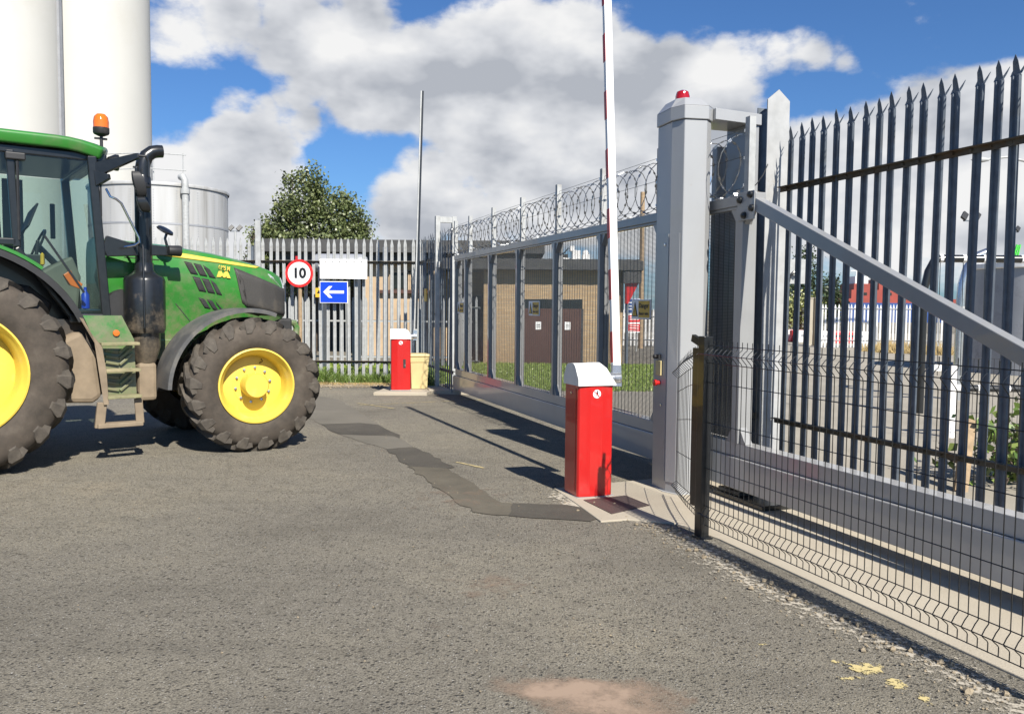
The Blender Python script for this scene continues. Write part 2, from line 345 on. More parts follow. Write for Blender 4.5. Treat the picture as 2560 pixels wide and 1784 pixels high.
def fade_sheet(name, x0, x1, y0, y1, n, z, m, fn):
    """grid sheet whose worn coating thins out by a painted density (wear with a shape of its own)"""
    nx, ny = n; vs = [(x0+(x1-x0)*i/nx, y0+(y1-y0)*j/ny, z) for j in range(ny+1) for i in range(nx+1)]
    fs = [(j*(nx+1)+i, j*(nx+1)+i+1, (j+1)*(nx+1)+i+1, (j+1)*(nx+1)+i) for j in range(ny) for i in range(nx)]
    me = bpy.data.meshes.new(name); me.from_pydata(vs, [], fs); me.materials.append(M[m])
    ca = me.color_attributes.new('fade', 'FLOAT_COLOR', 'POINT')
    for i, v in enumerate(vs):
        f = max(0., min(1., fn(v[0], v[1]))); ca.data[i].color = (f, f, f, 1)
    o = bpy.data.objects.new(name, me); C.objects.link(o); return struct(o)

# ------------------------------------------------------------------ survey: camera and the gate's own axes
CAM = Vector((0,0,1.6)); F = 2071.0; PITCH = R(3.37); ROLL = .0085
def survey(px, py, D):
    """point at distance D ahead seen under the bearing that was measured on the photograph (2560 wide)"""
    cp, sp = math.cos(PITCH), math.sin(PITCH); cr, sr = math.cos(ROLL), math.sin(ROLL)
    fw = Vector((0,cp,-sp)); r0 = Vector((1,0,0)); u0 = Vector((0,sp,cp)); ri = r0*cr+u0*sr; up = u0*cr-r0*sr
    d = fw + ri*((px-1280)/F) - up*((py-892)/F)
    return CAM + d*(D/d.y)
GO = Vector((-1.057,15.104,0)); GT = Vector((.3354,-.9421,0)); GB = Vector((.9421,.3354,0)); GROT = math.atan2(-.9421,.3354)
def gw(t, b, z=0.): return GO + GT*t + GB*b + Vector((0,0,z))   # along the gate, behind the gate, up
# ------------------------------------------------------------------ tractor (local axes: x forward, y away from the camera side, z up)
TR = thing('tractor', 'green tractor with yellow wheels and tall black exhaust stack, nose towards the fence', 'tractor', (-2.971,8.998,0), R(37))
def wheel(name, cx, cz, y0, width, RO, rim_r, n_lug, turn=0., depth=.16, hub_r=.12, hub_out=.05, side=1, lughand=1):
    """wheel with lugged tyre; local origin on the axle at the outer face; y runs inwards (side=1) or outwards"""
    root = bpy.data.objects.new(name, None); C.objects.link(root); root.parent = TR; root.location = (cx, y0, cz); root.rotation_euler = (0,0,turn)
    W = width; RC = RO-.045
    prof = [(rim_r-.005, .035), (rim_r+.03, .0), (rim_r+(RC-rim_r)*.35, -.015), (rim_r+(RC-rim_r)*.7, .0), (RC-.05, .035), (RC-.012, .09), (RC, .16), (RC+.006, W/2),
            (RC, W-.16), (RC-.012, W-.09), (RC-.05, W-.035), (rim_r+(RC-rim_r)*.6, W), (rim_r+.03, W), (rim_r-.005, W-.035)]
    mb = MB(); mb.lathe(prof, 72, 'y', cap=False)
    tyre = mb.build('tyre', 'rubber', root, smooth=True, angle=60)
    lg = MB()
    for k in range(n_lug):
        for s_ in (0, 1):
            a0 = 2*math.pi*(k + .5*s_)/n_lug; pts = []
            # from the middle of the tread to the shoulder and down the sidewall
            path = [(W/2+.03 if s_ == 0 else W/2-.03, RO, 0.), (W*.36 if s_ == 0 else W*.64, RO, .07), (W*.2 if s_ == 0 else W*.8, RO-.004, .19), (.06 if s_ == 0 else W-.06, RO-.018, .29), (.012 if s_ == 0 else W-.012, RO-.05, .31), (.0 if s_ == 0 else W, RO-.165, .335)]
            wid = [.06, .066, .085, .125, .165, .095]
            sc_ = 1.43/(2*RO)
            vs = []
            for (y, r, da), w in zip(path, wid):
                a = a0 + lughand*da*1.0*(.72/RO)
                hw = w/2/RO*1.05
                base = RC-.03 if r > RO-.06 else r-.03
                for aa, rr in ((a-hw*1.05, base), (a-hw*.85, r), (a+hw*.45, r), (a+hw*1.3, base)):
                    yy = y
                    if r < RO-.1: yy = y + (.012 if s_ == 0 else -.012) if rr == base else y + (-.014 if s_ == 0 else .014)
                    vs.append((rr*math.cos(aa), yy, rr*math.sin(aa)))
            fs = []
            for i in range(len(path)-1):
                for j in range(3): fs.append((i*4+j, i*4+j+1, i*4+j+5, i*4+j+4))
            fs += [(0,1,2,3), tuple(len(vs)-4+q for q in (3,2,1,0))]
            lg.add(vs, fs)
    lg.build('tread', 'lug', tyre)
    rm = MB(); d = depth
    rm.lathe([(rim_r+.012, .03), (rim_r+.012, -.006), (rim_r-.004, -.012), (rim_r-.014, .0), (rim_r-.02, .03), (rim_r-.045, .06), (rim_r-.06, .1), (rim_r-.068, d*.75), (rim_r-.085, d), (rim_r-.088, d+.02)], 64, 'y', cap=False)
    rim = rm.build('rim', 'jyellow', root, smooth=True, angle=50)
    dm = MB(); rd = rim_r-.075
    dm.lathe([(rd+.004, d+.03), (rd, d-.012), (rd-.02, d-.02), (rd*.62, d-.026), (hub_r*1.55, d-.03)], 64, 'y', cap=False); dm.lathe([(hub_r*1.6, d-.03), (.001, d-.03)], 48, 'y', cap=False)
    dm.build('wheel_disc', 'jyellow', rim, smooth=True, angle=30)
    hm = MB(); hm.lathe([(hub_r*1.04, d), (hub_r*1.02, d-.06), (hub_r, -hub_out+.02), (hub_r-.012, -hub_out), (.001, -hub_out-.002)], 40, 'y', cap=False)
    hm.build('hub', 'jyellow', rim, smooth=True, angle=40)
    for k in range(10):
        a = 2*math.pi*(k+.3)/10; r_ = hub_r*1.42
        bm_ = MB(); bm_.lathe([(.016, d-.03), (.016, d-.045), (.011, d-.046), (.011, d-.06), (.001, d-.062)], 6, 'y', c=(r_*math.cos(a), 0, r_*math.sin(a)), cap=False)
        bm_.build('wheel_nut', 'alu', rim)
    vs_ = MB(); vs_.tube([(rim_r*.62*math.cos(1.25), d-.03, rim_r*.62*math.sin(1.25)), (rim_r*.7*math.cos(1.2), d-.07, rim_r*.7*math.sin(1.2)), (rim_r*.74*math.cos(1.25), d-.04, rim_r*.74*math.sin(1.25))], .006, 6)
    vs_.build('valve_stem', 'black', rim, smooth=True)
    if side < 0: root.rotation_euler = (0,0,math.pi+turn)
    return root
wheel('front_wheel', .165, .728, -.09, .56, .748, .40, 18, R(-5), .215, .135, -.0)
wheel('rear_wheel', -2.58, .955, -.11, .70, .985, .575, 20, 0, .26, .15, -.06)
wheel('front_wheel', .165, .728, 2.5, .56, .748, .40, 18, R(-5), .215, .135, -.0, -1)
wheel('rear_wheel', -2.58, .955, 2.51, .70, .985, .575, 20, 0, .26, .15, -.06, -1)

# hood -------------------------------------------------------------
HS = [  # u, taper of the near side, heights: bottom, crease, shoulder start, crown edge, crown
    (-1.20, .755, 1.18, 1.82, 2.12, 2.30, 2.345),
    (-.50,  .755, 1.17, 1.745, 2.10, 2.255, 2.30),
    (.0,    .755, 1.20, 1.665, 2.03, 2.185, 2.235),
    (.31,   .765, 1.28, 1.60, 1.97, 2.125, 2.175),
    (.56,   .795, 1.36, 1.55, 1.91, 2.065, 2.115),
    (.74,   .85, 1.42, 1.51, 1.85, 2.015, 2.06),
    (.86,   .93, 1.45, 1.50, 1.80, 1.96, 2.01),
    (.93,   1.04, 1.47, 1.50, 1.76, 1.90, 1.95)]
def hood_sec(r):
    u, w, zb, zc, zs, ze, zt = r
    near = [(w+.03, zb), (w+.004, zc-.01), (w-.008, zc+.012), (w, zs), (w+.03, zs+(ze-zs)*.55), (w+.085, ze), (w+.2, ze+(zt-ze)*.55)]
    c = 1.2; k = [(y, z) for y, z in near if y < c-.02]
    return k + [(c, zt)] + [(2*c-y, z) for y, z in reversed(k)]
def hood_w(u, z):
    """near-side surface of the hood"""
    for a, b in zip(HS, HS[1:]):
        if a[0] <= u <= b[0]:
            t = (u-a[0])/(b[0]-a[0]); r = [x+(y-x)*t for x, y in zip(a, b)]; break
    else: r = HS[0] if u < HS[0][0] else HS[-1]
    s_ = hood_sec(r)
    for p, q in zip(s_, s_[1:]):
        if p[1] <= z <= q[1] and q[1] > p[1]: return p[0]+(q[0]-p[0])*(z-p[1])/(q[1]-p[1])
    return s_[0][0] if z < s_[0][1] else s_[6][0]
US = []
for a, b in zip(HS, HS[1:]):
    n_ = 5
    for i in range(n_): US.append([x+(y-x)*i/n_ for x, y in zip(a, b)])
US.append(list(HS[-1]))
hm = MB(); vs = []; fs = []; secs = [hood_sec(r) for r in US]; nn = min(len(s_) for s_ in secs)
secs = [s_ if len(s_) == 15 else None for s_ in secs]
for i, s_ in enumerate(secs):
    if s_ is None:
        u, w, zb, zc, zs, ze, zt = US[i]; c = 1.2
        near = [(min(c-.02, w+d), z) for d, z in ((.03, zb), (.004, zc-.01), (-.008, zc+.012), (0, zs), (.03, zs+(ze-zs)*.55), (.085, ze), (.2, ze+(zt-ze)*.55))]
        s_ = near + [(c, zt)] + [(2*c-y, z) for y, z in reversed(near)]
    for y, z in s_: vs.append((US[i][0], y, z))
for i in range(len(US)-1):
    for j in range(14): fs.append((i*15+j, i*15+j+1, (i+1)*15+j+1, (i+1)*15+j))
fs += [tuple(range(15)), tuple((len(US)-1)*15+j for j in range(14,-1,-1))]
hm.add(vs, fs); hood = hm.build('hood', 'jgreen', TR, smooth=True, angle=32)
def hood_patch(name, poly, m, off=.006, parent=None, nx=14, nz=6, thick=0):
    """panel lying on the near side of the hood; poly: four corners (u,z) lower-left, lower-right, upper-right, upper-left (or more along top/bottom)"""
    bl, br, tr, tl = poly; mb = MB(); v = []; f = []
    for j in range(nz+1):
        for i in range(nx+1):
            s_, t_ = i/nx, j/nz
            u = (bl[0]*(1-s_)+br[0]*s_)*(1-t_)+(tl[0]*(1-s_)+tr[0]*s_)*t_; z = (bl[1]*(1-s_)+br[1]*s_)*(1-t_)+(tl[1]*(1-s_)+tr[1]*s_)*t_
            v.append((u, hood_w(u, z)-off, z))
    for j in range(nz):
        for i in range(nx): f.append((j*(nx+1)+i, j*(nx+1)+i+1, (j+1)*(nx+1)+i+1, (j+1)*(nx+1)+i))
    mb.add(v, f); o = mb.build(name, m, parent or hood, smooth=True)
    so = o.modifiers.new('thick', 'SOLIDIFY'); so.thickness = off+.004; so.offset = 0
    return o
M['grille'] = mat('dark_grille_mesh', (.045,.042,.038), .6, 0, .25, 160, dirt=(.1,.085,.065), dlo=.55, dhi=.8, bmp=.6, bscale=220)
hood_patch('stripe', ((-.62,2.155),(.5,2.052),(.55,2.068),(-.62,2.218)), 'jyellow', .006, nx=24, nz=5)
hood_patch('side_grille', ((.37,1.585),(.905,1.475),(.905,1.80),(.215,2.045)), 'grille', .007, nx=20, nz=8)
hood_patch('side_grille', ((.30,1.64),(.37,1.585),(.32,1.9),(.215,2.045)), 'grille', .007, nx=6, nz=6)
hl = MB(); hl.add([(.66,hood_w(.66,1.99)-.012,1.99),(.90,hood_w(.90,1.93)-.012,1.95),(.915,hood_w(.9,1.85)-.012,1.82),(.84,hood_w(.84,1.86)-.012,1.83),(.70,hood_w(.70,1.93)-.012,1.95)], [(0,1,2,3,4)])
hlo = hl.build('headlight', 'clearlens', hood); so_ = hlo.modifiers.new('thick', 'SOLIDIFY'); so_.thickness = .02
# front grille, nose
fg = MB(); fg.box(.925,.945,1.06,1.34,1.50,1.86); fg.build('front_grille', 'grille', hood, bevel=.006)
# cooling slots: six above the crease, three below
for row, (z0, z1, us_) in enumerate(((1.935,2.07,[(-.355,-.275),(-.25,-.17),(-.145,-.075)]), (1.755,1.92,[(-.265,-.185),(-.165,-.085),(-.065,-.005)]), (1.575,1.69,[(-.2,-.135),(-.105,-.045),(-.01,.03)]))):
    for k, (a, b) in enumerate(us_):
        zz = -(a+.2)*.17 if row < 2 else -(a+.2)*.2; sl = .07
        cut = .03*(k == 2)
        v = hood_patch('vent', ((a+sl,z0+zz),(b+sl,z0+zz-.012),(b,z1+zz-.015-cut),(a,z1+zz)), 'dark', .004, nx=4, nz=4)
        for q in range(7):
            t_ = (q+.5)/7; fin = MB()
        fin = MB()
        for q in range(6):
            t_ = (q+.5)/6; z = z0+zz+(z1-z0-cut)*t_; u0 = a+sl*(1-t_); fin.bar((u0+.006, hood_w(u0,z)-.006, z+.006), (u0+(b-a)-.006, hood_w(u0+b-a,z)-.006, z-.012), .006, .006)
        fin.build('vent_fins', 'blackp', v)
# crease trim line and panel joints on the side
jl = MB()
for a, b in (((-.98,2.115),(-.62,2.1)), ((-.45,1.62),(-.2,1.30)),):
    jl.bar((a[0], hood_w(*a)-.001, a[1]), (b[0], hood_w(*b)-.001, b[1]), .008, .008)
jl.build('panel_joint', 'dark', hood)
text('model_lettering', '6195 M', .072, 'jyellow', hood, (.088, min(hood_w(-.1,2.05),hood_w(.24,2.03))-.020, 2.032), (R(90),R(7),0), .004, .002, .62)
em = MB(); P_ = [(-.055,0),(-.03,.07),(.0,.07),(.018,.03),(.04,.066),(.072,.066),(.105,-.012),(.06,-.008),(.055,.014),(.04,-.006),(.02,-.004),(.008,.016),(-.012,.0)]
em.prismy([(.06+x, 1.93+z) for x, z in P_], hood_w(.06,1.94)-.014, hood_w(.06,1.94)+.004); em.build('emblem', 'jyellow', hood)

# chassis, engine, axle ----------------------------------------------
ch = MB(); ch.box(-1.9,.75,.92,1.48,.62,1.25); ch.box(-1.1,.5,.86,1.54,.85,1.3); ch.box(.55,1.0,.95,1.45,.75,1.45); ch.box(-3.2,-1.9,.85,1.55,.6,1.35)
ch.build('chassis', 'dark', TR, bevel=.03)
ax = MB(); ax.bar((.165,.45,.7),(.165,1.98,.7),.2,.2,(0,0,1)); ax.bar((-2.64,.5,.935),(-2.64,1.94,.935),.32,.32); ax.build('axles', 'dust', TR, bevel=.04)
hk = MB(); hk.bar((.72,1.2,1.18),(1.02,1.2,1.2),.5,.08); hk.build('front_bracket', 'jgreen', TR, bevel=.01)
hk = MB(); hk.tube([(.93,1.0,1.36),(.98,1.0,1.40),(1.04,1.0,1.39),(1.07,1.0,1.33),(1.06,1.0,1.25),(1.0,1.0,1.18),(.9,1.0,1.14)], [.028,.038,.042,.042,.05,.055,.05], 8); hk.build('front_hook', 'jgreen', TR, smooth=True)
gp = MB(); gp.box(-1.12,.30,.74,.80,1.0,1.22); gp.build('lower_side_panel', 'jgreen', TR, bevel=.01)
ic = MB(); ic.lathe([(.21,.64),(.22,.66),(.22,.9)], 28, 'y', c=(-1.0,0,1.55)); ic.build('air_intake', 'blackp', TR, smooth=True)

# fenders ----------------------------------------------------------------
def arc_shell(name, c, r, a0, a1, y0, y1, th, m, lip=.0, n=26, mi=None):
    mb = MB(); vs = []
    for i in range(n+1):
        a = a0+(a1-a0)*i/n; ca, sa = math.cos(a), math.sin(a)
        for rr, y in ((r-lip, y0), (r+th, y0), (r+th*1.3, y0+.05), (r+th*1.3, y1-.05), (r+th, y1), (r-lip, y1), (r, y1-.02), (r, y0+.02)):
            vs.append((c[0]+rr*ca, y, c[1]+rr*sa))
    f = []
    for i in range(n):
        for j in range(8): f.append((i*8+j, i*8+(j+1)%8, (i+1)*8+(j+1)%8, (i+1)*8+j))
    f += [tuple(range(8)), tuple(n*8+j for j in range(7,-1,-1))]
    mb.add(vs, f); return mb.build(name, m, TR, smooth=True, angle=40)
M['fendergrey'] = mat('dusty_grey_plastic', (.075,.075,.075), .55, 0, .15, 4, dirt=(.18,.165,.14), dscale=2.5, dlo=.46, dhi=.75)
arc_shell('front_fender', (.14,.69), .85, R(178), R(70), .02, .56, .028, 'fendergrey', .012)
arc_shell('front_fender', (.14,.69), .845, R(178), R(70), 1.84, 2.34, .028, 'fendergrey', .012)
arc_shell('rear_fender', (-2.62,.93), 1.235, R(24), R(150), .22, .72, .03, 'blackp', .03)
arc_shell('rear_fender', (-2.62,.93), 1.235, R(24), R(150), 1.7, 2.2, .03, 'blackp', .03)
arc_shell('fender_cover', (-2.62,.93), 1.272, R(52), R(150), .215, .70, .03, 'jgreen', .0)
fw = MB(); pts = [(-2.62+1.23*math.cos(R(a)), .93+1.23*math.sin(R(a))) for a in range(24,151,6)]; fw.prismy(pts+[(-3.3,1.2),(-1.8,1.2)], .70, .74); fw.build('fender_inner_wall', 'black', TR)

# cab -------------------------------------------------------------------
cab = bpy.data.objects.new('cab', None); C.objects.link(cab); cab.parent = TR
YN, YF = .40, 2.0
fr = MB()
for y in (YN, YF):
    s_ = 1 if y == YN else -1
    fr.bar((-1.345,y,3.1),(-1.235,y,1.46),.085,.075,(0,1,0))           # front pillar
    fr.bar((-2.06,y,3.08),(-2.02,y,2.15),.07,.06,(0,1,0))               # middle pillar
    fr.bar((-2.02,y,2.15),(-1.55,y,1.46),.05,.05,(0,1,0))               # lower edge along the fender
    fr.bar((-3.05,y,3.08),(-3.1,y,2.1),.09,.08,(0,1,0))                 # rear pillar
    fr.bar((-3.1,y,2.2),(-2.02,y,2.2),.07,.06,(0,1,0))
    fr.bar((-1.58,y,1.46),(-1.2,y,1.46),.09,.07,(0,1,0))
fr.bar((-1.345,YN,3.06),(-1.345,YF,3.06),.08,.08); fr.bar((-1.235,YN,1.5),(-1.235,YF,1.5),.08,.1); fr.bar((-3.05,YN,3.06),(-3.05,YF,3.06),.08,.1)
fr.build('cab_frame', 'black', cab, bevel=.012)
uf = MB(); uf.prism([(-1.19,.44),(-1.19,1.96),(-3.4,2.0),(-3.4,.40)], 3.05, 3.145); uf.build('roof_liner', 'black', cab, bevel=.02)
rf = MB(); NU, NV = 20, 14; vs = []; f = []
for i in range(NU+1):
    u_ = i/NU; x = -1.08-u_*2.45
    for j in range(NV+1):
        v_ = j/NV*2-1; bowx = -.16*abs(v_)**2.5*(1 if u_ < .5 else 0)*(1-u_*2 if u_ < .5 else 0)
        top = 3.335 - .075*abs(v_)**3.0 - .08*(1-min(1,u_*5))**2 - .02*max(0,u_-.8)
        vs.append((x+bowx, 1.2+v_*.86, top))
for i in range(NU):
    for j in range(NV): f.append((i*(NV+1)+j, i*(NV+1)+j+1, (i+1)*(NV+1)+j+1, (i+1)*(NV+1)+j))
rf.add(vs, f); ro = rf.build('roof', 'jgreen', cab, smooth=True)
so_ = ro.modifiers.new('thick', 'SOLIDIFY'); so_.thickness = .125; so_.offset = -1
if ro.data.polygons[0].normal.z < 0: so_.offset = 1
so_.use_even_offset = False
bv = ro.modifiers.new('round', 'BEVEL'); bv.width = .03; bv.segments = 3; bv.limit_method = 'ANGLE'; bv.angle_limit = R(50)
def pane(name, pts, parent=cab, m='glass'):
    mb = MB(); mb.add(pts, [tuple(range(len(pts)))]); return mb.build(name, m, parent)
pane('door_glass', [(-1.30,YN-.01,3.05),(-1.235,YN-.01,1.5),(-1.56,YN-.01,1.5),(-2.02,YN-.01,2.15),(-2.05,YN-.01,3.05)])
pane('quarter_glass', [(-2.06,YN-.01,3.05),(-2.04,YN-.01,2.2),(-3.08,YN-.01,2.2),(-3.05,YN-.01,3.05)])
pane('far_door_glass', [(-1.30,YF+.01,3.05),(-1.235,YF+.01,1.5),(-1.56,YF+.01,1.5),(-2.02,YF+.01,2.15),(-2.05,YF+.01,3.05)])
pane('far_quarter_glass', [(-2.06,YF+.01,3.05),(-2.04,YF+.01,2.2),(-3.08,YF+.01,2.2),(-3.05,YF+.01,3.05)])
pane('windscreen', [(-1.34,YN,3.05),(-1.235,YN,1.5),(-1.235,YF,1.5),(-1.34,YF,3.05)])
pane('rear_glass', [(-3.06,YN,3.05),(-3.1,YN,2.2),(-3.1,YF,2.2),(-3.06,YF,3.05)])
dh = MB(); dh.tube([(-2.0,YN-.03,2.98),(-2.0,YN-.03,2.22)], .014, 6); dh.tube([(-1.27,YN-.03,2.9),(-1.27,YN-.03,2.5)], .01, 6); dh.build('door_seal', 'blackp', cab, smooth=True)
hg = MB(); hg.box(-2.10,-1.93,YN-.06,YN-.01,2.985,3.055); hg.build('door_hinge', 'blackp', cab, bevel=.012)
wp = MB(); wp.bar((-1.78,YN-.02,2.27),(-1.44,YN-.02,1.72),.02,.02,(0,1,0)); wp.build('grab_bar', 'black', cab)
fl = MB(); fl.box(-3.1,-1.25,.46,1.94,1.12,1.45); fl.build('cab_floor', 'dark', cab)
con = MB(); con.prismy([(-1.95,1.46),(-1.4,1.46),(-1.36,1.9),(-1.44,2.12),(-1.62,2.02),(-1.95,1.8)], 1.0, 1.4); con.prismy([(-2.6,1.46),(-1.55,1.46),(-1.45,1.62),(-1.8,1.85),(-2.6,1.95)], 1.55, 1.8)
con.build('dashboard', 'interior', cab, bevel=.03)
cn2 = MB(); cn2.prismy([(-2.5,1.46),(-1.75,1.46),(-1.7,1.6),(-1.9,1.78),(-2.5,1.9)], .55, .8); cn2.build('side_console', 'dark', cab, bevel=.03)
st = MB(); st.box(-2.65,-2.1,.92,1.45,1.72,1.88); st.prismy([(-2.72,1.85),(-2.55,1.85),(-2.62,2.62),(-2.76,2.62)], .95,1.42); st.prismy([(-2.74,2.62),(-2.64,2.62),(-2.66,2.82),(-2.74,2.82)],1.05,1.32)
st.build('driver_seat', 'dark', cab, bevel=.05)
sw = MB()
ring = [(-1.74+.07*math.sin(a)-.0, 1.2+.2*math.cos(a), 2.22+.17*math.sin(a)) for a in [2*math.pi*i/24 for i in range(24)]]
sw.tube(ring, .014, 6, closed=True); sw.tube([(-1.74,1.2,2.22),(-1.5,1.2,1.95)], .035, 8); sw.build('steering_wheel', 'black', cab, smooth=True)
mo = MB(); mo.bar((-1.93,.62,2.33),(-1.82,.80,2.58),.02,.2,(0,1,.2)); mo.bar((-1.9,.7,2.4),(-2.05,.68,2.05),.03,.03); mo.build('monitor', 'blackp', cab, bevel=.006)
jt = MB(); jt.tube([(-1.83,.72,1.95),(-1.80,.70,2.25)], .02, 6); jt.box(-2.0,-1.75,.62,.8,2.0,2.1); jt.build('armrest_controls', 'blackp', cab, bevel=.01)
op = MB(); op.prismy([(-1.60,1.90),(-1.53,1.95),(-1.49,1.86),(-1.42,1.81),(-1.45,1.76),(-1.55,1.80)], .55, .60); op.build('orange_tag', 'orange', cab, bevel=.006)
bt = MB(); bt.lathe([(.001,1.55),(.04,1.56),(.04,1.7),(.015,1.74),(.015,1.78)], 14, 'z', c=(-1.40,.56,0)); bt.build('blue_bottle', 'blue', cab, smooth=True)
ky = MB(); ky.lathe([(.001,1.98),(.02,2.0),(.018,2.1),(.001,2.12)], 10, 'z', c=(-1.78,.58,0)); ky.build('yellow_tag', 'signyellow', cab, smooth=True)
fp = MB(); fp.box(-1.52,-1.47,1.86,1.9,2.35,2.75); fp.build('far_mirror_back', 'blackp', cab, bevel=.01)
fp = MB(); fp.box(-1.98,-1.78,1.93,1.97,2.1,3.0); fp.build('far_door_post', 'interior', cab)
# lights and mirrors on the cab
bc = MB(); bc.tube([(-1.235,.47,3.16),(-1.235,.47,3.33)], .016, 8); bc.bar((-1.30,.47,3.3),(-1.18,.47,3.3),.02,.02); bc.lathe([(.028,3.325),(.07,3.345),(.078,3.36),(.078,3.41)], 24, 'z', c=(-1.235,.47,0))
bcn = bc.build('beacon', 'blackp', cab, smooth=True)
bl = MB(); bl.lathe([(.074,3.41),(.076,3.47),(.066,3.52),(.04,3.548),(.001,3.556)], 28, 'z', c=(-1.235,.47,0), cap=False); bl.build('beacon_lens', 'amber', bcn, smooth=True)
wl = MB(); wl.lathe([(.001,-.09),(.05,-.07),(.085,0),(.085,.03),(.001,.03)], 20, 'x', c=(-1.10,.52,3.08)); wl.build('work_lamp', 'black', cab, smooth=True)
ma = MB(); ma.bar((-1.30,.38,2.97),(-.96,.10,3.11),.05,.14,(0,0,1),h2=.05); ma.tube([(-.97,.10,3.11),(-.90,.09,3.11),(-.875,.09,3.06),(-.875,.09,2.9)], .013, 8); ma.bar((-1.31,.38,2.88),(-1.2,.3,2.9),.06,.16,(0,0,1),h2=.05)
ma.tube([(-1.02,.1,2.99),(-.97,.1,2.99)], .012, 6); ma.tube([(-.99,.1,2.99),(-.99,.1,2.94)], .015, 6); ma.build('mirror_arm', 'black', cab, bevel=.006)
def mirror_head(cx, z0, z1, w, m):
    mb = MB(); n = 10; vs = []
    for i in range(n):
        t_ = i/(n-1); z = z0+(z1-z0)*t_; b = .06*math.sin(math.pi*min(1,max(0,t_)))**.5+.02
        ww = w*(.55+.45*math.sin(math.pi*(t_*.8+.1)))
        xx = cx+.06*(1-t_)
        for x, y in ((-ww/2,-b*.4),(ww/2,-b),(ww/2+.02,b*.4),(-ww/2,b*.3)): vs.append((xx+x, .10+y, z))
    fs = [(i*4+j, i*4+(j+1)%4, (i+1)*4+(j+1)%4, (i+1)*4+j) for i in range(n-1) for j in range(4)]+[(3,2,1,0),tuple((n-1)*4+j for j in range(4))]
    mb.add(vs, fs); return mb.build('mirror', m, cab, smooth=True, angle=50, bevel=.006)
mirror_head(-1.00, 2.70, 2.95, .10, 'blackp'); mirror_head(-.965, 2.545, 2.70, .09, 'black')
mk = MB(); mk.bar((-.94,.13,2.83),(-.84,.2,2.83),.05,.05); mk.build('mirror_knuckle', 'blackp', cab, bevel=.01)
# front corner bar with lamp, round mirror and handrail
br_ = MB(); br_.prismy([(-1.24,2.20),(-1.2,2.32),(-.98,2.26),(-.55,2.235),(-.53,2.14),(-.9,2.12),(-1.2,2.10)], .50, .54); br_.build('lamp_bracket', 'black', cab, bevel=.01)
lp = MB(); lp.lathe([(.001,-.08),(.055,-.07),(.06,.05),(.055,.06),(.001,.06)], 20, 'x', c=(-.52,.48,2.19)); lp.build('marker_lamp', 'blackp', cab, smooth=True)
rm_ = MB(); rm_.lathe([(.001,-.03),(.09,-.02),(.1,0),(.001,.008)], 24, 'y', c=(0,0,0)); q = rm_.build('round_mirror', 'black', cab, smooth=True); q.location = (-.62,.50,2.40); q.rotation_euler = (R(-55),R(15),R(20)); q.scale = (1,1,.75)
rs_ = MB(); rs_.tube([(-.6,.5,2.24),(-.62,.5,2.32),(-.6,.5,2.38)], .015, 6); rs_.build('mirror_stalk', 'black', cab, smooth=True)
hr = MB(); hr.tube([(-1.22,.36,2.78),(-1.19,.32,2.70),(-1.14,.31,2.68),(-1.09,.31,2.64),(-.93,.31,2.3),(-.925,.31,2.25),(-.96,.33,2.22),(-1.05,.4,2.2)], .013, 8); hr.build('handrail', 'chrome', cab, smooth=True)
# exhaust ------------------------------------------------------------------
ex = MB(); XC, YC = -.825, .55
pts = [(XC,YC,2.0),(XC,YC,2.6),(XC,YC,2.95),(XC,YC,3.02)]
ex.tube(pts, [.085,.085,.085,.06], 20)
el = [(XC,YC,2.9),(XC,YC,3.05),(XC+.012,YC,3.12),(XC+.045,YC,3.19),(XC+.1,YC,3.235),(XC+.155,YC,3.25),(XC+.205,YC,3.255)]
ex.tube(el, [.075,.075,.074,.072,.07,.068,.066], 18); exh = ex.build('exhaust_stack', 'black', TR, smooth=True, angle=50)
cn = MB(); cn.lathe([(.001,1.3),(.19,1.3),(.205,1.33),(.21,1.36),(.21,1.86),(.195,1.9),(.13,1.935),(.1,1.97),(.095,2.05),(.001,2.05)], 32, 'z', c=(XC,YC,0), cap=False); cn.build('muffler', 'soot', exh, smooth=True, angle=50)
lc = MB(); lc.lathe([(.001,.98),(.1,.98),(.115,1.02),(.15,1.15),(.15,1.3),(.001,1.3)], 20, 'z', c=(XC+.0,YC,0), cap=False); lc.build('muffler_base', 'soot', exh, smooth=True, angle=40)
bx = MB(); bx.box(-.925,-.735,.44,.66,.575,.985); bx.build('exhaust_box', 'dust', exh, bevel=.04)
hp = MB(); hp.tube([(XC-.06,YC-.21,2.23),(XC-.06,YC-.235,2.2),(XC-.06,YC-.235,1.36),(XC-.05,YC-.2,1.32)], .012, 8); hp.build('muffler_rod', 'black', exh, smooth=True)
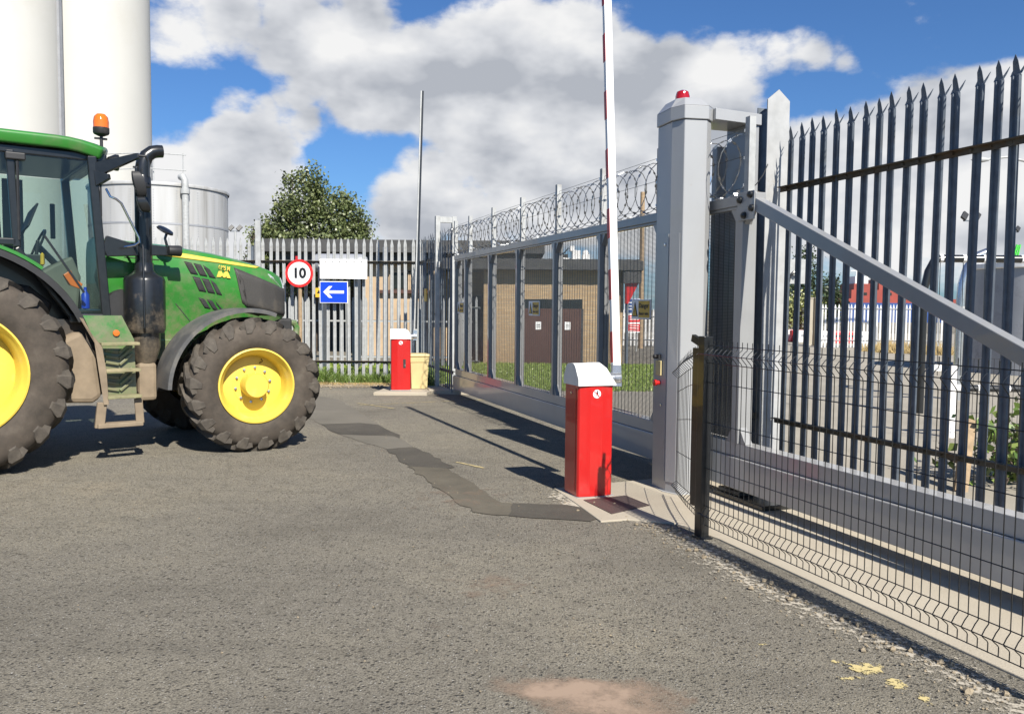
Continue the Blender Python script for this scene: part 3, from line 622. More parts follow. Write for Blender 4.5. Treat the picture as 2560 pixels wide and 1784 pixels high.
# steps and tank -----------------------------------------------------------
stp = bpy.data.objects.new('steps', None); C.objects.link(stp); stp.parent = TR
pn = MB(); pn.add([(-1.47,.30,1.49),(-1.11,.30,1.49),(-1.0,.27,1.24),(-.99,.25,.66),(-1.29,.25,.66),(-1.36,.27,1.2)], [(0,1,2,3,4,5)]); q = pn.build('step_panel', 'jgreen', stp); so_ = q.modifiers.new('thick', 'SOLIDIFY'); so_.thickness = .02
lv = MB()
for (za, zb) in ((.99,1.17),(.72,.91)):
    for k in range(3):
        z = za+(zb-za)*(k+.3)/3
        lv.bar((-1.28,.235,z+.01),(-1.16,.235,z-.015),.022,.028,(0,0,1)); lv.bar((-1.15,.235,z-.02),(-1.03,.235,z+.085),.022,.026,(0,0,1))
lv.build('panel_louvre', 'jgreen', stp, bevel=.004)
sd = MB(); sd.add([(-1.49,.16,1.46),(-1.42,.12,1.30),(-1.335,.1,1.18),(-1.30,.1,.93),(-1.285,.1,.60),(-1.33,.1,.60),(-1.40,.12,1.22),(-1.52,.18,1.47)], [(0,1,2,3,4,5,6,7)]); q = sd.build('step_side', 'dust', stp); so_ = q.modifiers.new('thick', 'SOLIDIFY'); so_.thickness = .03
for z, a, b in ((1.205,-1.35,-.99),(.937,-1.31,-.985),(.667,-1.30,-.98)):
    t_ = MB(); t_.bar((a,.13,z),(b,.13,z),.14,.032); t_.build('tread_bar', 'dustg', stp, bevel=.006)
lo = MB(); lo.bar((-1.345,.12,.62),(-1.375,.12,.36),.05,.09,(1,0,0)); lo.bar((-1.0,.14,.64),(-.985,.14,.38),.03,.08,(1,0,0)); lo.bar((-1.395,.13,.385),(-.97,.13,.385),.14,.045); lo.build('lower_step', 'dust', stp, bevel=.008)
rl = lens('orange_reflector', (.8,.2,.02)); M['orefl'] = rl
rr_ = MB(); rr_.lathe([(.001,-.012),(.03,-.01),(.034,0),(.001,.004)], 20, 'y', c=(-1.17,.27,1.31)); rr_.build('side_reflector', 'orefl', stp, smooth=True)
ft = MB(); ft.prismy([(-1.78,1.2),(-1.5,1.34),(-1.36,1.1),(-1.31,.66),(-1.40,.60),(-1.74,.62)], .26, .72); ft.build('fuel_tank', 'dust', TR, bevel=.05)
# ------------------------------------------------------------------ sliding gate
GA = thing('sliding_gate', 'long grey sliding gate with dark mesh panels and a razor wire coil along its top', 'gate', GO, GROT)
def gbuild(mb, name, m, **k): return mb.build(name, m, GA, **k)
b = MB(); b.prismy([(-.10,.14),(-.06,.105),(13.,.10),(13.,.345),(13.,.368),(-.04,.368),(-.09,.33)], 0, .17); gbuild(b, 'bottom_beam', 'beam', bevel=.008)
b = MB(); b.box(.0,13.,.022,.15,.371,.488); gbuild(b, 'beam_flange', 'beam', bevel=.004)
UT = [-.02,.617,1.959,3.26,4.661,6.012]
b = MB(); b.box(-.04,8.93,.0,.10,2.46,2.545); b.box(-.04,8.9,.012,.088,2.435,2.46); gbuild(b, 'top_rail', 'gate', bevel=.006)
for i, t in enumerate(UT+[7.33, 8.66]):
    b = MB(); w = .055 if i < 7 else .10
    b.box(t, t+w, .004, .13, .49, 2.435)
    g_ = .11
    for s_, x in ((1, t+w), (-1, t)):
        for z, sz in ((.49,1),(2.435,-1)):
            b.prismy([(x,z),(x+s_*g_*.8,z),(x,z+sz*g_*1.2)], .02, .09)
    gbuild(b, 'upright', 'gate')
PR = [(t0+.055, t1) for t0, t1 in zip(UT+[7.33], UT[1:]+[7.33, 8.66])]
for a, c in PR:
    b = MB(); r = .0021
    n = int((c-a)/.0762)
    for k in range(n+1):
        t = a+.01+(c-a-.02)*k/n; b.box(t-r, t+r, .060-r, .060+r, .488, 2.437)
    nz = 153
    for k in range(nz):
        z = .5+k*.01262; b.add([(a,.0562,z-r),(c,.0562,z-r),(c,.0562,z+r),(a,.0562,z+r),(a,.0648,z-r),(c,.0648,z-r),(c,.0648,z+r),(a,.0648,z+r)], [(0,1,2,3),(4,7,6,5),(3,2,6,7),(0,4,5,1)])
    gbuild(b, 'mesh_panel', 'meshwire')
b = MB(); b.box(8.70,8.93,-.012,-.002,2.33,2.56); gbuild(b, 'corner_plate', 'gate', bevel=.003)
for t, z in ((8.74,2.50),(8.88,2.53),(8.80,2.37),(8.90,2.42)):
    q = MB(); q.lathe([(.03,-.012),(.028,-.03),(.015,-.042),(.001,-.045)], 14, 'y', c=(t,0,z), cap=False); gbuild(q, 'bolt', 'black', smooth=True)
b = MB(); b.bar((8.86,.04,2.475),(13.0,.04,.60),.085,.10,(0,0,1)); gbuild(b, 'brace', 'gate', bevel=.006)
RP = [-.02,.891,2.16,3.466,4.774,6.075,7.36,8.80]
for i, t in enumerate(RP):
    b = MB(); b.box(t-.03,t+.03,.0,.008,2.546,3.165); b.box(t+.022,t+.03,.008,.06,2.546,3.165)
    o = gbuild(b, 'razor_post', 'galv')
    for z in (2.62,2.84,3.06):
        q = MB(); q.box(t-.045,t-.03,.0,.02,z-.012,z+.012); q.bar((t-.03,.02,z),(t-.10,.05,z+.01),.016,.016); q.build('wire_clip', 'alu', o)
b = MB(); pts = []; turns = 44; L0, L1 = -.45, 8.72
rr = random.Random(3)
for k in range(turns*18+1):
    a = 2*math.pi*k/18; x = L0+(L1-L0)*k/(turns*18)
    wob = .10*math.sin(a*1.0+.3*math.sin(k*.011))   # leaning loops
    pts.append((x+wob, .06+.19*math.cos(a), 2.805+.245*math.sin(a)+.008*math.sin(k*.13)))
b.tube(pts, .0042, 4)
for k in range(0, len(pts)-1, 1):
    p = Vector(pts[k]); d = (Vector(pts[k+1])-p).normalized(); s_ = d.cross(Vector((rr.uniform(-1,1),rr.uniform(-1,1),rr.uniform(-1,1)))).normalized()
    c = p+(Vector(pts[k+1])-p)*.5
    b.add([c-d*.018-s_*.011, c+d*.018-s_*.011, c+d*.012+s_*.011, c-d*.012+s_*.011], [(0,1,2,3)])
gbuild(b, 'razor_coil', 'razor')
for z in (2.60,2.86,3.08):
    b = MB(); b.tube([(-.02,.03,z),(8.8,.03,z)], .0022, 4); gbuild(b, 'straining_wire', 'wire')
for t, sz in ((.27,1.),(3.92,1.),(6.98,1.)):
    b = MB(); b.box(t-.2,t+.2,.040,.052,1.50,1.70); s_ = gbuild(b, 'warning_sign', 'signwhite')
    b = MB(); b.box(t-.045,t+.185,.036,.0395,1.515,1.685); b.build('sign_panel', 'signyellow', s_)
    b = MB(); b.prismy([(t-.185,1.525),(t-.065,1.525),(t-.125,1.675)], .036, .0395); b.build('sign_border', 'signblack', s_)
    b = MB(); b.prismy([(t-.166,1.535),(t-.084,1.535),(t-.125,1.643)], .033, .0358); b.build('sign_triangle', 'signyellow', s_)
    b = MB(); b.box(t-.128,t-.122,.0315,.0328,1.565,1.61); b.box(t-.129,t-.121,.0315,.0328,1.547,1.556); b.build('sign_mark', 'signblack', s_)
    text('sign_lettering', 'Danger', .07, 'signblack', s_, (t+.07,.034,1.635), (R(90),0,0), .001, .001)
    text('sign_lettering', 'Razor wire', .044, 'signblack', s_, (t+.07,.034,1.555), (R(90),0,0), .001, .001)
# catching frame at the far end, two posts joined at the top
CF = thing('gate_catch_frame', 'pale grey double post frame that receives the far end of the gate', 'gate frame', (-1.46,16.12,0), GROT)
for bb in (0., .33):
    q = MB(); q.box(-.045,.045,bb-.045,bb+.045,0,3.36); q.box(-.07,.07,bb-.07,bb+.07,0,.012); q.build('post', 'galv', CF, bevel=.004)
q = MB(); q.box(-.04,.04,.046,.284,3.24,3.35); q.build('head_bar', 'galv', CF)
q = MB(); q.box(.046,.2,-.02,.0,2.36,2.48); q.build('catch_bracket', 'galv', CF); q = MB(); q.box(.0,.5,.1,.3,.0,.1); q.build('catch_shoe', 'dark', CF, bevel=.01)
q = MB(); q.tube([(.0,-.048,1.47),(.0,-.05,1.47)], .02, 10); q.build('bolt_hole', 'dark', CF)

# gate control pillar --------------------------------------------------
PI_ = thing('gate_control_pillar', 'tall pale grey metal gate drive pillar with a red lamp on its cap', 'pillar', GO, GROT)
FP = [(8.01,-.375),(8.27,-.387),(8.405,-.345),(8.44,-.15),(8.365,-.06),(8.01,-.06)]
q = MB(); q.prism(FP, .0, 3.20); q.build('column', 'gate_light', PI_, bevel=.006)
def grow(poly, d):
    cx = sum(p[0] for p in poly)/len(poly); cy = sum(p[1] for p in poly)/len(poly); out = []
    for x, y in poly:
        L = math.hypot(x-cx, y-cy); out.append((x+(x-cx)/L*d, y+(y-cy)/L*d))
    return out
q = MB(); q.prism(grow(FP,.03), 0, .014); q.build('base_plate', 'galv', PI_)
q = MB(); G1 = grow(FP,.016); q.prism(G1, 3.202, 3.315); G2 = [(8.05,-.33),(8.26,-.345),(8.33,-.30),(8.35,-.17),(8.30,-.12),(8.05,-.12)]
n = 6; q.add([(x,y,3.315) for x,y in G1]+[(x,y,3.40) for x,y in G2], [(i,(i+1)%n,n+(i+1)%n,n+i) for i in range(n)]+[tuple(range(n,2*n))]); q.build('cap', 'gate_light', PI_, bevel=.006)
q = MB(); q.lathe([(.062,3.395),(.062,3.44),(.05,3.478),(.02,3.492),(.001,3.493)], 28, 'z', c=(8.2,-.25,0), cap=False); q.build('warning_lamp', 'redlens', PI_, smooth=True)
q = MB(); q.box(8.05,8.255,-.392,-.378,.10,2.25); q.prism([(8.273,-.3915),(8.277,-.389),(8.385,-.3555),(8.382,-.3585)], .10, 2.25); q.build('access_door', 'gate_light', PI_, bevel=.002)
q = MB(); q.lathe([(.014,-.3925),(.014,-.398),(.001,-.4)], 12, 'y', c=(8.20,0,2.16), cap=False); q.build('door_lock', 'alu', PI_)
q = MB(); q.lathe([(.012,-.3925),(.012,-.398),(.001,-.4)], 12, 'y', c=(8.18,0,.76), cap=False); q.build('door_lock', 'alu', PI_)
q = MB(); q.box(8.10,8.19,-.41,-.3935,1.02,1.15); q.build('keypad', 'yellowp', PI_, bevel=.004)
q = MB(); q.lathe([(.018,-.3935),(.018,-.44),(.001,-.445)], 14, 'y', c=(8.12,0,1.185), cap=False); q.box(8.11,8.17,-.42,-.3935,1.165,1.205); q.build('photo_eye', 'blackp', PI_)
q = MB(); q.lathe([(.02,-.3935),(.02,-.425),(.028,-.43),(.028,-.45),(.001,-.454)], 18, 'y', c=(8.15,0,.955), cap=False); q.build('stop_button', 'red', PI_, smooth=True)
q = MB(); q.prism([(8.05,-.06),(8.43,-.06),(8.38,.44),(8.05,.44)], 3.215, 3.31); q.build('portal_head', 'gate_light', PI_, bevel=.004)
q = MB(); q.box(8.06,8.36,.30,.43,0,3.215); q.build('rear_column', 'gate', PI_, bevel=.005)
q = MB(); q.box(7.86,7.94,.28,.40,0,3.1); q.build('guide_post', 'gate', PI_, bevel=.005)
q = MB(); q.box(8.0,8.06,-.02,.03,.02,2.2); q.build('edge_strip', 'black', PI_)
q = MB(); q.box(8.45,9.15,-.02,.26,.005,.05); q.box(8.5,8.8,.0,.15,.05,.085); q.build('roller_carriage', 'black', PI_, bevel=.006)

# ------------------------------------------------------------------ barriers
def barrier(origin, rot, w, d, lean, boom_len, label, boom_m, sx=1., boom_w=.075, boom_d=.05, bands=True, slot=False, group='red and white barrier cabinets'):
    """local x: towards the camera along the gate axis; y: behind. front face at x=d"""
    B = thing('barrier_cabinet', label, 'barrier', origin, rot, group)
    ch = .045
    FPb = [(0,0),(d-.02,0),(d,.012),(d+.012,w*.33),(d+.012,w*.67),(d,w-.012),(d-.02,w),(0,w)]
    q = MB(); q.prism(FPb, .012, .96); q.build('cabinet', 'red', B, bevel=.006)
    q = MB(); q.prism([(-.01,-.01),(d+.02,-.01),(d+.02,w+.01),(-.01,w+.01)], 0, .012); q.build('base_plate', 'galv', B)
    # hood: arched from front to back, flat on the near side, rounded off at the boom side
    q = MB(); vs = []; prof = [(-.012,.955),(-.012,1.01),(.03,1.095),(.055,1.122),(.085,1.135),(d-.10,1.14),(d-.07,1.132),(d-.045,1.112),(d+.022,1.012),(d+.024,.955)]
    ys = [(-.013,1.),(-.012,1.),(w*.45,1.0),(w*.5,1.02),(w*.72,1.02),(w-.075,.96),(w-.035,.80),(w-.005,.52),(w+.012,.28),(w+.013,.0)]
    for y, hgt in ys:
        for x, z in prof: vs.append((x, y, .955+(z-.955)*hgt))
    m_ = len(prof)
    q.add(vs, [(i*m_+j, i*m_+j+1, (i+1)*m_+j+1, (i+1)*m_+j) for i in range(len(ys)-1) for j in range(m_-1)]+[tuple(range(m_))])
    q.build('hood', 'white', B, smooth=True, angle=28)
    q = MB(); q.box(.035,d-.05,-.0035,-.0005,.05,.93); q.build('side_door', 'red', B, bevel=.002)
    # pedestrian sign
    s_ = MB(); s_.lathe([(.036,.0),(.036,.003),(.001,.003)], 28, 'x', c=(d+.0115,w*.5+.0,.885), cap=False); sg = s_.build('no_pedestrian_sign', 'signwhite', B)
    x = d+.0152; y0, z0 = w*.5, .885
    f = MB()
    def flat(pts, th=.0012): 
        f.add([(x, y0+a, z0+c) for a, c in pts]+[(x+th, y0+a, z0+c) for a, c in pts], [tuple(range(len(pts)))[::-1], tuple(range(len(pts),2*len(pts)))]+[(i,(i+1)%len(pts),len(pts)+(i+1)%len(pts),len(pts)+i) for i in range(len(pts))])
    flat([(-.004,.022),(0,.03),(.006,.03),(.008,.024),(.004,.019)])
    flat([(-.004,.018),(.008,.018),(.011,.0),(.012,-.008),(.004,-.005),(-.004,-.004),(-.006,.004)])
    flat([(-.005,-.002),(.002,-.004),(-.003,-.016),(-.009,-.03),(-.014,-.03),(-.007,-.015)])
    flat([(.004,-.004),(.012,-.006),(.011,-.03),(.005,-.03),(.006,-.015)])
    f.build('walking_figure', 'signblack', sg)
    z1 = MB(); z1.bar((x+.002,y0-.027,z0+.024),(x+.002,y0+.026,z0-.026),.006,.0012,(1,0,0)); z1.build('sign_bar', 'signred', sg)
    if slot:
        q = MB(); q.box(d+.011,d+.0145,w*.62,w*.75,.42,.58); q.build('lock_slot', 'dark', B, bevel=.0005)
        q = MB(); q.box(d+.0147,d+.018,w*.70,w*.73,.45,.49); q.build('slot_latch', 'alu', B)
    else:
        q = MB(); q.lathe([(.012,-.004),(.012,-.009),(.001,-.01)], 12, 'y', c=(d*.5,0,.885), cap=False); q.build('lock', 'alu', B)
    # boom pivot and raised boom
    q = MB(); q.lathe([(.055,w+.012),(.055,w+.05),(.03,w+.055),(.03,w+.09)], 20, 'y', c=(d*.55,0,1.0)); q.build('pivot', 'alu', B, smooth=True)
    yb = w+.085; p0 = Vector((d*.55, yb, 1.0)); dirv = Vector(lean)
    A_ = MB(); A_.bar(p0-dirv*.07, p0+dirv*.12, boom_w*1.1, boom_d*.8, (1,0,0)); A_.lathe([(.05,yb-.03),(.05,yb+.03)], 18, 'y', c=tuple((p0.x,0,p0.z)));
    bo = A_.build('boom_socket', 'alu', B)
    q = MB(); q.bar(p0+dirv*.11, p0+dirv*boom_len, boom_w, boom_d, (1,0,0)); arm = q.build('boom', boom_m, B, bevel=.006)
    if bands:
        k = .14
        while k < boom_len:
            q = MB(); e = min(boom_len, k+.27); o = Vector((0,-boom_w/2-.0015,0))
            q.bar(p0+dirv*k+o, p0+dirv*e+o, .003, boom_d*.98, (1,0,0)); q.build('red_band', 'redstripe', arm); k += .555
    if not bands:
        q = MB(); o = Vector((boom_d/2+.0015, boom_w*.22, 0)); q.bar(p0+dirv*.14+o, p0+dirv*boom_len+o, boom_w*.56, .003, (1,0,0)); q.build('black_strip', 'black', arm)
    # pinch-rubber strip along the boom
    q = MB(); q.bar(p0+dirv*.14+Vector((-boom_d/2-.006,0,0)), p0+dirv*boom_len+Vector((-boom_d/2-.006,0,0)), boom_w*.5, .012, (1,0,0)); q.build('rubber_edge', 'black', arm)
    return B
# near barrier: left face runs from gate coordinates t 7.99 to 8.26, b -1.23 to -0.90
nb = gw(7.985,-1.225)
p_top = Vector((.85,8.0,5.15)); rotm = Matrix.Rotation(-GROT, 3, 'Z')
lean = rotm @ (p_top-Vector((.915,7.16,1.0))); lean.normalize()
barrier(nb, GROT, .325, .28, lean, 4.25, 'nearest red barrier cabinet with white hood and its red banded boom raised', 'white')
fb = Vector((-2.262,15.46,.06))
lean2 = rotm @ Vector((.045,.25,4.5)); lean2.normalize()
FB = barrier(fb, R(-82), .36, .22, lean2, 4.55, 'far red barrier cabinet beside the yellow bin, with slim raised boom', 'galv', bands=False, boom_w=.062, boom_d=.045, slot=True)
# yellow bin beside the far barrier
YB = thing('grit_bin', 'faded yellow plastic bin standing between the far barrier and the gate post', 'bin', (-1.80,15.82,.06), R(-74))
q = MB(); vs = []
for z, g_ in ((0,-.02),(.5,.0),(.505,.01),(.60,.015)):
    vs += [(-.2-g_,-.17-g_,z),(.2+g_,-.17-g_,z),(.2+g_,.17+g_,z),(-.2-g_,.17+g_,z)]
q.add(vs, [(i*4+j, i*4+(j+1)%4, (i+1)*4+(j+1)%4, (i+1)*4+j) for i in range(3) for j in range(4)]+[(3,2,1,0)]); q.build('bin_body', 'yellowp', YB, bevel=.012)
q = MB(); q.prism([(-.225,-.195),(.225,-.195),(.225,.195),(-.225,.195)], .602, .66); q.build('bin_lid', 'yellowp', YB, bevel=.02)

# ------------------------------------------------------------------ mesh fence (black V-fold panel)
MF = thing('mesh_fence', 'low black welded wire fence with folded top in front of the gate beam', 'fence', gw(9.61,-.87), GROT)
q = MB(); q.box(-.04,.04,-.035,.035,0,1.417); q.box(-.06,.07,-.05,.05,0,.01); q.build('post', 'black', MF, bevel=.004)
ZP = [(.095,0),(.14,0),(.148,-.005),(.172,-.035),(.18,-.037),(.205,-.02),(.225,0),(.25,0),(1.225,0),(1.245,-.003),(1.29,-.045),(1.298,-.045),(1.325,-.02),(1.338,-.002),(1.35,0),(1.39,0)]
def vwire(mb, x, y, r=.0027, zsc=lambda z: z, dx=0, fold=-1.): mb.tube([(x, y+o*(-fold), zsc(z)) for z, o in ZP], r, 5)
q = MB()
for k in range(61): vwire(q, .055+k*.0535, 0.)
for z, o in ((.1,0),(.178,-.037),(.235,0),(.5,0),(.82,0),(1.10,0),(1.235,0),(1.295,-.045),(1.355,0)):
    q.tube([(.0,o-.003,z),(3.3,o-.003,z)], .003, 5)
q.build('wire_panel', 'black', MF, smooth=True)
q = MB()   # short return panel towards the pillar, raked
pa, pb, pc = Vector((-.04,.02,0)), Vector((-.55,.21,0)), Vector((-1.06,.42,0))
def along(s): 
    return pa+(pb-pa)*(s/.45) if s < .45 else pb+(pc-pb)*((s-.45)/.55)
for k in range(16):
    s = .0+k/15; p = along(s); zs = lambda z, s=s: z*(1-.17*s) if z > .3 else z*(1-.3*s)
    q.tube([(p.x+o*.3, p.y+o*.95, zs(z)) for z, o in ZP], .0027, 5)
for z, o in ((.1,0),(.178,-.037),(.235,0),(.5,0),(.82,0),(1.10,0),(1.235,0),(1.295,-.045),(1.355,0)):
    q.tube([(along(s).x+o*.3, along(s).y+o*.95, (z*(1-.17*s) if z > .3 else z*(1-.3*s))) for s in [i/8 for i in range(9)]], .003, 5)
q.build('return_panel', 'black', MF, smooth=True)
q = MB(); q.box(-.16,-.045,.0,.012,.2,1.33); q.bar((-.17,.006,1.40),(-.045,.006,1.36),.03,.05,(0,0,1)); q.build('clamp_plate', 'black', MF)

# ------------------------------------------------------------------ palisade fences
def pale_mesh(name, h, m, w=.066, triple=True, tip_h=.14):
    """pressed W-section pale with pointed or splayed head"""
    mb = MB(); t_ = .0028
    cs = [(-w/2,.012),(-w*.36,.0),(-w*.2,.0),(-w*.1,.012),(w*.1,.012),(w*.2,.0),(w*.36,.0),(w/2,.012)]
    zt = h-tip_h; n = len(cs)
    v = [(x,y,0) for x,y in cs]+[(x,y,zt) for x,y in cs]; f = [(i,i+1,n+i+1,n+i) for i in range(n-1)]
    mb.add(v, f)
    def strip(pts, ws):
        vs = []; fs = []
        for (x,y,z), ww in zip(pts, ws): vs += [(x-ww/2,y,z),(x+ww/2,y,z)]
        for i in range(len(pts)-1): fs.append((2*i,2*i+1,2*i+3,2*i+2))
        mb.add(vs, fs)
    if triple:
        strip([(0,.012,zt),(0,.008,zt+tip_h*.3),(0,-.002,zt+tip_h*.68),(0,-.003,h)], [w*.86,w*.62,w*.5,.003])
        strip([(w*.33,.004,zt),(w*.45,.025,zt+tip_h*.28),(w*.62,.045,zt+tip_h*.62)], [w*.34,w*.26,.004])
        strip([(-w*.33,.004,zt),(-w*.42,.02,zt+tip_h*.2),(-w*.5,.04,zt+tip_h*.42)], [w*.34,w*.26,.004])
    else:
        v = [(x,y,zt) for x,y in cs]+[(x*.45,y*.5+.004,h-.03) for x,y in cs]+[(x*.03,.006,h) for x,y in cs]
        mb.add(v, [(i,i+1,n+i+1,n+i) for i in range(n-1)]+[(n+i,n+i+1,2*n+i+1,2*n+i) for i in range(n-1)])
    o = mb.build(name, m); so = o.modifiers.new('thick', 'SOLIDIFY'); so.thickness = t_; so.offset = 0
    return o
def palisade(P, pts, h, m, rails, triple=True, z0=.08, rail_m='rail_old', post_every=18, post_h=None, posts=(), rail_side=-1, seed=1, w=.066):
    """pales along points (local x,y) of fence P"""
    base = pale_mesh('pale', h-z0, m, w, triple); r = random.Random(seed); first = True
    ang = math.atan2(pts[-1][1]-pts[0][1], pts[-1][0]-pts[0][0])
    for x, y in pts:
        o = base if first else base.copy()
        if not first: C.objects.link(o)
        first = False; o.parent = P; o.location = (x, y, z0+r.uniform(-.012,.012)); o.rotation_euler = (r.uniform(-.006,.006), r.uniform(-.008,.008), ang+r.uniform(-.05,.05))
    a, c = Vector((*pts[0],0)), Vector((*pts[-1],0)); d = (c-a).normalized(); nrm = Vector((-d.y, d.x, 0))
    for z in rails:
        q = MB(); o = nrm*(rail_side*.03)
        q.bar(a-d*.1+o+Vector((0,0,z)), c+d*.1+o+Vector((0,0,z)), .05, .008, (0,0,1)); q.bar(a-d*.1+o*.3+Vector((0,0,z-.02)), c+d*.1+o*.3+Vector((0,0,z-.02)), .008, .05, (0,0,1))
        for x, y in pts:
            p = Vector((x,y,z-.02))+o*.4; q.bar(p, p+nrm*rail_side*.02, .02, .02)
        q.build('rail', rail_m, P)
# right-hand palisade behind the gate
RPAL = thing('palisade_fence', 'tall dark weathered palisade fence with splayed spikes behind the gate brace', 'fence', gw(8.0,1.03), GROT)
palisade(RPAL, [(k*.157, -.012*math.sin(k*.7)) for k in range(31)], 3.34, 'galv_dark', (2.77,.56), True, .18, seed=4, rail_side=-1, w=.08)
for x in (4.3,):
    q = MB(); q.box(x-.05,x+.05,.05,.15,0,3.0); q.build('post', 'galv_dark', RPAL)
BP = thing('gate_side_post', 'wide pale steel post with pointed head where the dark palisade ends', 'post', gw(7.85,.88), GROT)
q = MB(); q.add([(0,0,0),(.012,0,0),(.012,.25,0),(0,.25,0),(0,0,3.60),(.012,0,3.60),(.012,.25,3.60),(0,.25,3.60),(0,.125,3.70),(.012,.125,3.70)], [(0,1,2,3),(0,4,5,1),(2,6,7,3),(0,3,7,8,4),(1,5,9,6,2),(4,8,9,5),(8,7,6,9)])
q.build('face_plate', 'concpost', BP)
q = MB(); q.box(-.14,-.001,.03,.10,0,3.5); q.box(-.15,-.14,-.0,.2,0,3.55); q.build('web', 'galv_dark', BP)
q = MB(); q.bar((-.1,-.1,2.72),(-.1,.1,2.72),.05,.05); q.build('rail_bracket', 'rail_old', BP); q = MB(); q.bar((-.1,-.22,.57),(-.1,.03,.57),.05,.06); q.build('rail_bracket', 'rail_old', BP)
# second, shorter run beyond the wide post
# left-hand fence facing the camera
LP_ = thing('palisade_fence', 'pale galvanised palisade fence carrying the blank board and blue arrow sign', 'fence', (-8.7,18.1,0), 0, None)
xs_ = [k*.1556 for k in range(44)]
palisade(LP_, [(x, 0) for x in xs_], 3.08, 'galv', (2.585,.42), False, .03, seed=9, rail_side=-1, w=.07)
for x in (.3, 3.0, 5.92):
    q = MB(); q.box(x-.05,x+.05,.03,.12,0,2.9); q.build('post', 'galv_dark', LP_)
q = MB(); q.box(3.18-.055,3.18+.055,-.075,-.01,0,3.44); q.build('tall_post', 'galv', LP_)
# return panel to the gate frame, its shade put in as darker steel
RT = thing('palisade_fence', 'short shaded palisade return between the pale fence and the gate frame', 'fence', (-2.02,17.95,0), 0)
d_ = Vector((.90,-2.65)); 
palisade(RT, [(d_.x*k/17, d_.y*k/17) for k in range(18)], 3.10, 'galv_dark', (2.585,.42), True, .03, seed=3, rail_side=1)
# older white pales in front of the brick kiosk and further along
WP = thing('palisade_fence', 'white palisade fence further back, seen between the pales of the front fence', 'fence', (-6.6,22.0,0), 0)
palisade(WP, [(k*.17, 0) for k in range(33)], 1.86, 'galv', (1.25,.3), False, .05, seed=6, rail_side=1, rail_m='galv')
WK = thing('palisade_fence', 'white palisade fence across the dark opening of the brick kiosk', 'fence', (-1.55,23.2,0), 0)
palisade(WK, [(k*.185, 0) for k in range(4)], 1.92, 'galv', (1.62,.12), False, .05, seed=8, rail_side=-1, rail_m='galv')

# ------------------------------------------------------------------ signs on and by the left fence
SP = thing('speed_limit_sign', 'round red-rimmed speed limit sign on a wooden pole', 'sign', (-4.54,17.75,0), 0)
q = MB(); q.lathe([(.045,0),(.04,2.3)], 12, 'z'); q.build('pole', 'wood', SP, smooth=True)
q = MB(); q.lathe([(.295,-.05),(.295,-.068),(.24,-.068)], 56, 'y', c=(0,0,2.30), cap=False); q.lathe([(.295,-.05),(.001,-.05)], 56, 'y', c=(0,0,2.30), cap=False); q.build('sign_ring', 'signred', SP)
q = MB(); q.lathe([(.243,-.05),(.243,-.0665),(.001,-.0665)], 56, 'y', c=(0,0,2.30), cap=False); q.build('sign_face', 'signwhite', SP)
text('sign_number', '10', .29, 'signblack', SP, (0,-.068,2.295), (R(90),0,0), .001, .013)
WB = thing('blank_board', 'blank white rectangular board fixed to the pale fence above the arrow sign', 'board', (-3.65,18.0,0), 0)
q = MB(); q.box(-.51,.51,-.06,-.048,2.20,2.62); q.build('board', 'signwhite', WB)
for k in range(6):
    q = MB(); x = -.39+k*.155; q.lathe([(.012,-.0605),(.012,-.066),(.001,-.067)], 10, 'y', c=(x,0,2.57), cap=False); q.build('screw', 'dark', WB)
AS = thing('arrow_sign', 'blue square sign with a white arrow pointing left, on the pale fence', 'sign', (-3.86,18.0,0), 0)
q = MB(); q.box(-.305,.305,-.062,-.05,1.675,2.145); q.build('sign_border', 'signwhite', AS, bevel=.005)
q = MB(); q.box(-.29,.29,-.066,-.0625,1.69,2.13); q.build('sign_face', 'blue', AS)
q = MB(); z = 1.915; q.prismy([(-.225,z),(-.10,z+.125),(-.03,z+.125),(-.115,z+.03),(.22,z+.03),(.22,z-.03),(-.115,z-.03),(-.03,z-.125),(-.10,z-.125)], -.0695, -.0665); q.build('arrow', 'signwhite', AS)
YN_ = thing('yellow_notice', 'small yellow notice half hidden behind the blue arrow sign', 'sign', (-4.19,18.0,0), 0)
q = MB(); q.box(-.07,.07,-.045,-.03,1.80,2.0); q.build('plate', 'signyellow', YN_)
q = MB(); q.prismy([(-.04,1.88),(.04,1.88),(0,1.96)], -.047, -.0455); q.build('symbol', 'signblack', YN_)
YN2 = thing('yellow_notice', 'small yellow notice on the shaded fence return near the gate frame', 'sign', (-1.72,17.05,0), GROT+R(0))
q = MB(); q.box(-.1,.1,-.075,-.06,1.72,1.98); q.build('plate', 'signyellow', YN2)
# ------------------------------------------------------------------ silos and tank
def silo(px, D, r, h, label, grp):
    p = survey(px, 766, D); S = thing('silo', label, 'silo', (p.x, p.y, 0), 0, grp)
    q = MB(); q.lathe([(r,0),(r,h),(r*.98,h+.1),(.3,h+1.2),(.001,h+1.25)], 96, 'z', cap=False); q.build('shell', 'silo', S, smooth=True)
    return S
silo(238, 66, 4.36, 28, 'white cylindrical silo, the right-hand one, directly above the tractor beacon and exhaust', 'tall white silos')
silo(17, 60, 3.95, 27, 'white cylindrical silo, the left-hand one, cut by the photo edge above the cab roof', 'tall white silos')
SD = thing('silo_gap_strip', 'dark grey vertical strip in the gap between the two white silos', 'duct', (survey(161,766,60.5).x, 60.5, 0), 0)
q = MB(); q.box(-.2,.2,-.2,.2,0,27); q.build('strip_shaft', 'greytank', SD)  # plain grey box drawing the dark strip between the silos
tk = survey(404, 766, 45)
TK = thing('storage_tank', 'squat grey weathered sheet metal tank with riveted seams behind the tractor', 'tank', (tk.x, 45, 0), 0)
r_ = 3.47; ht = 7.75
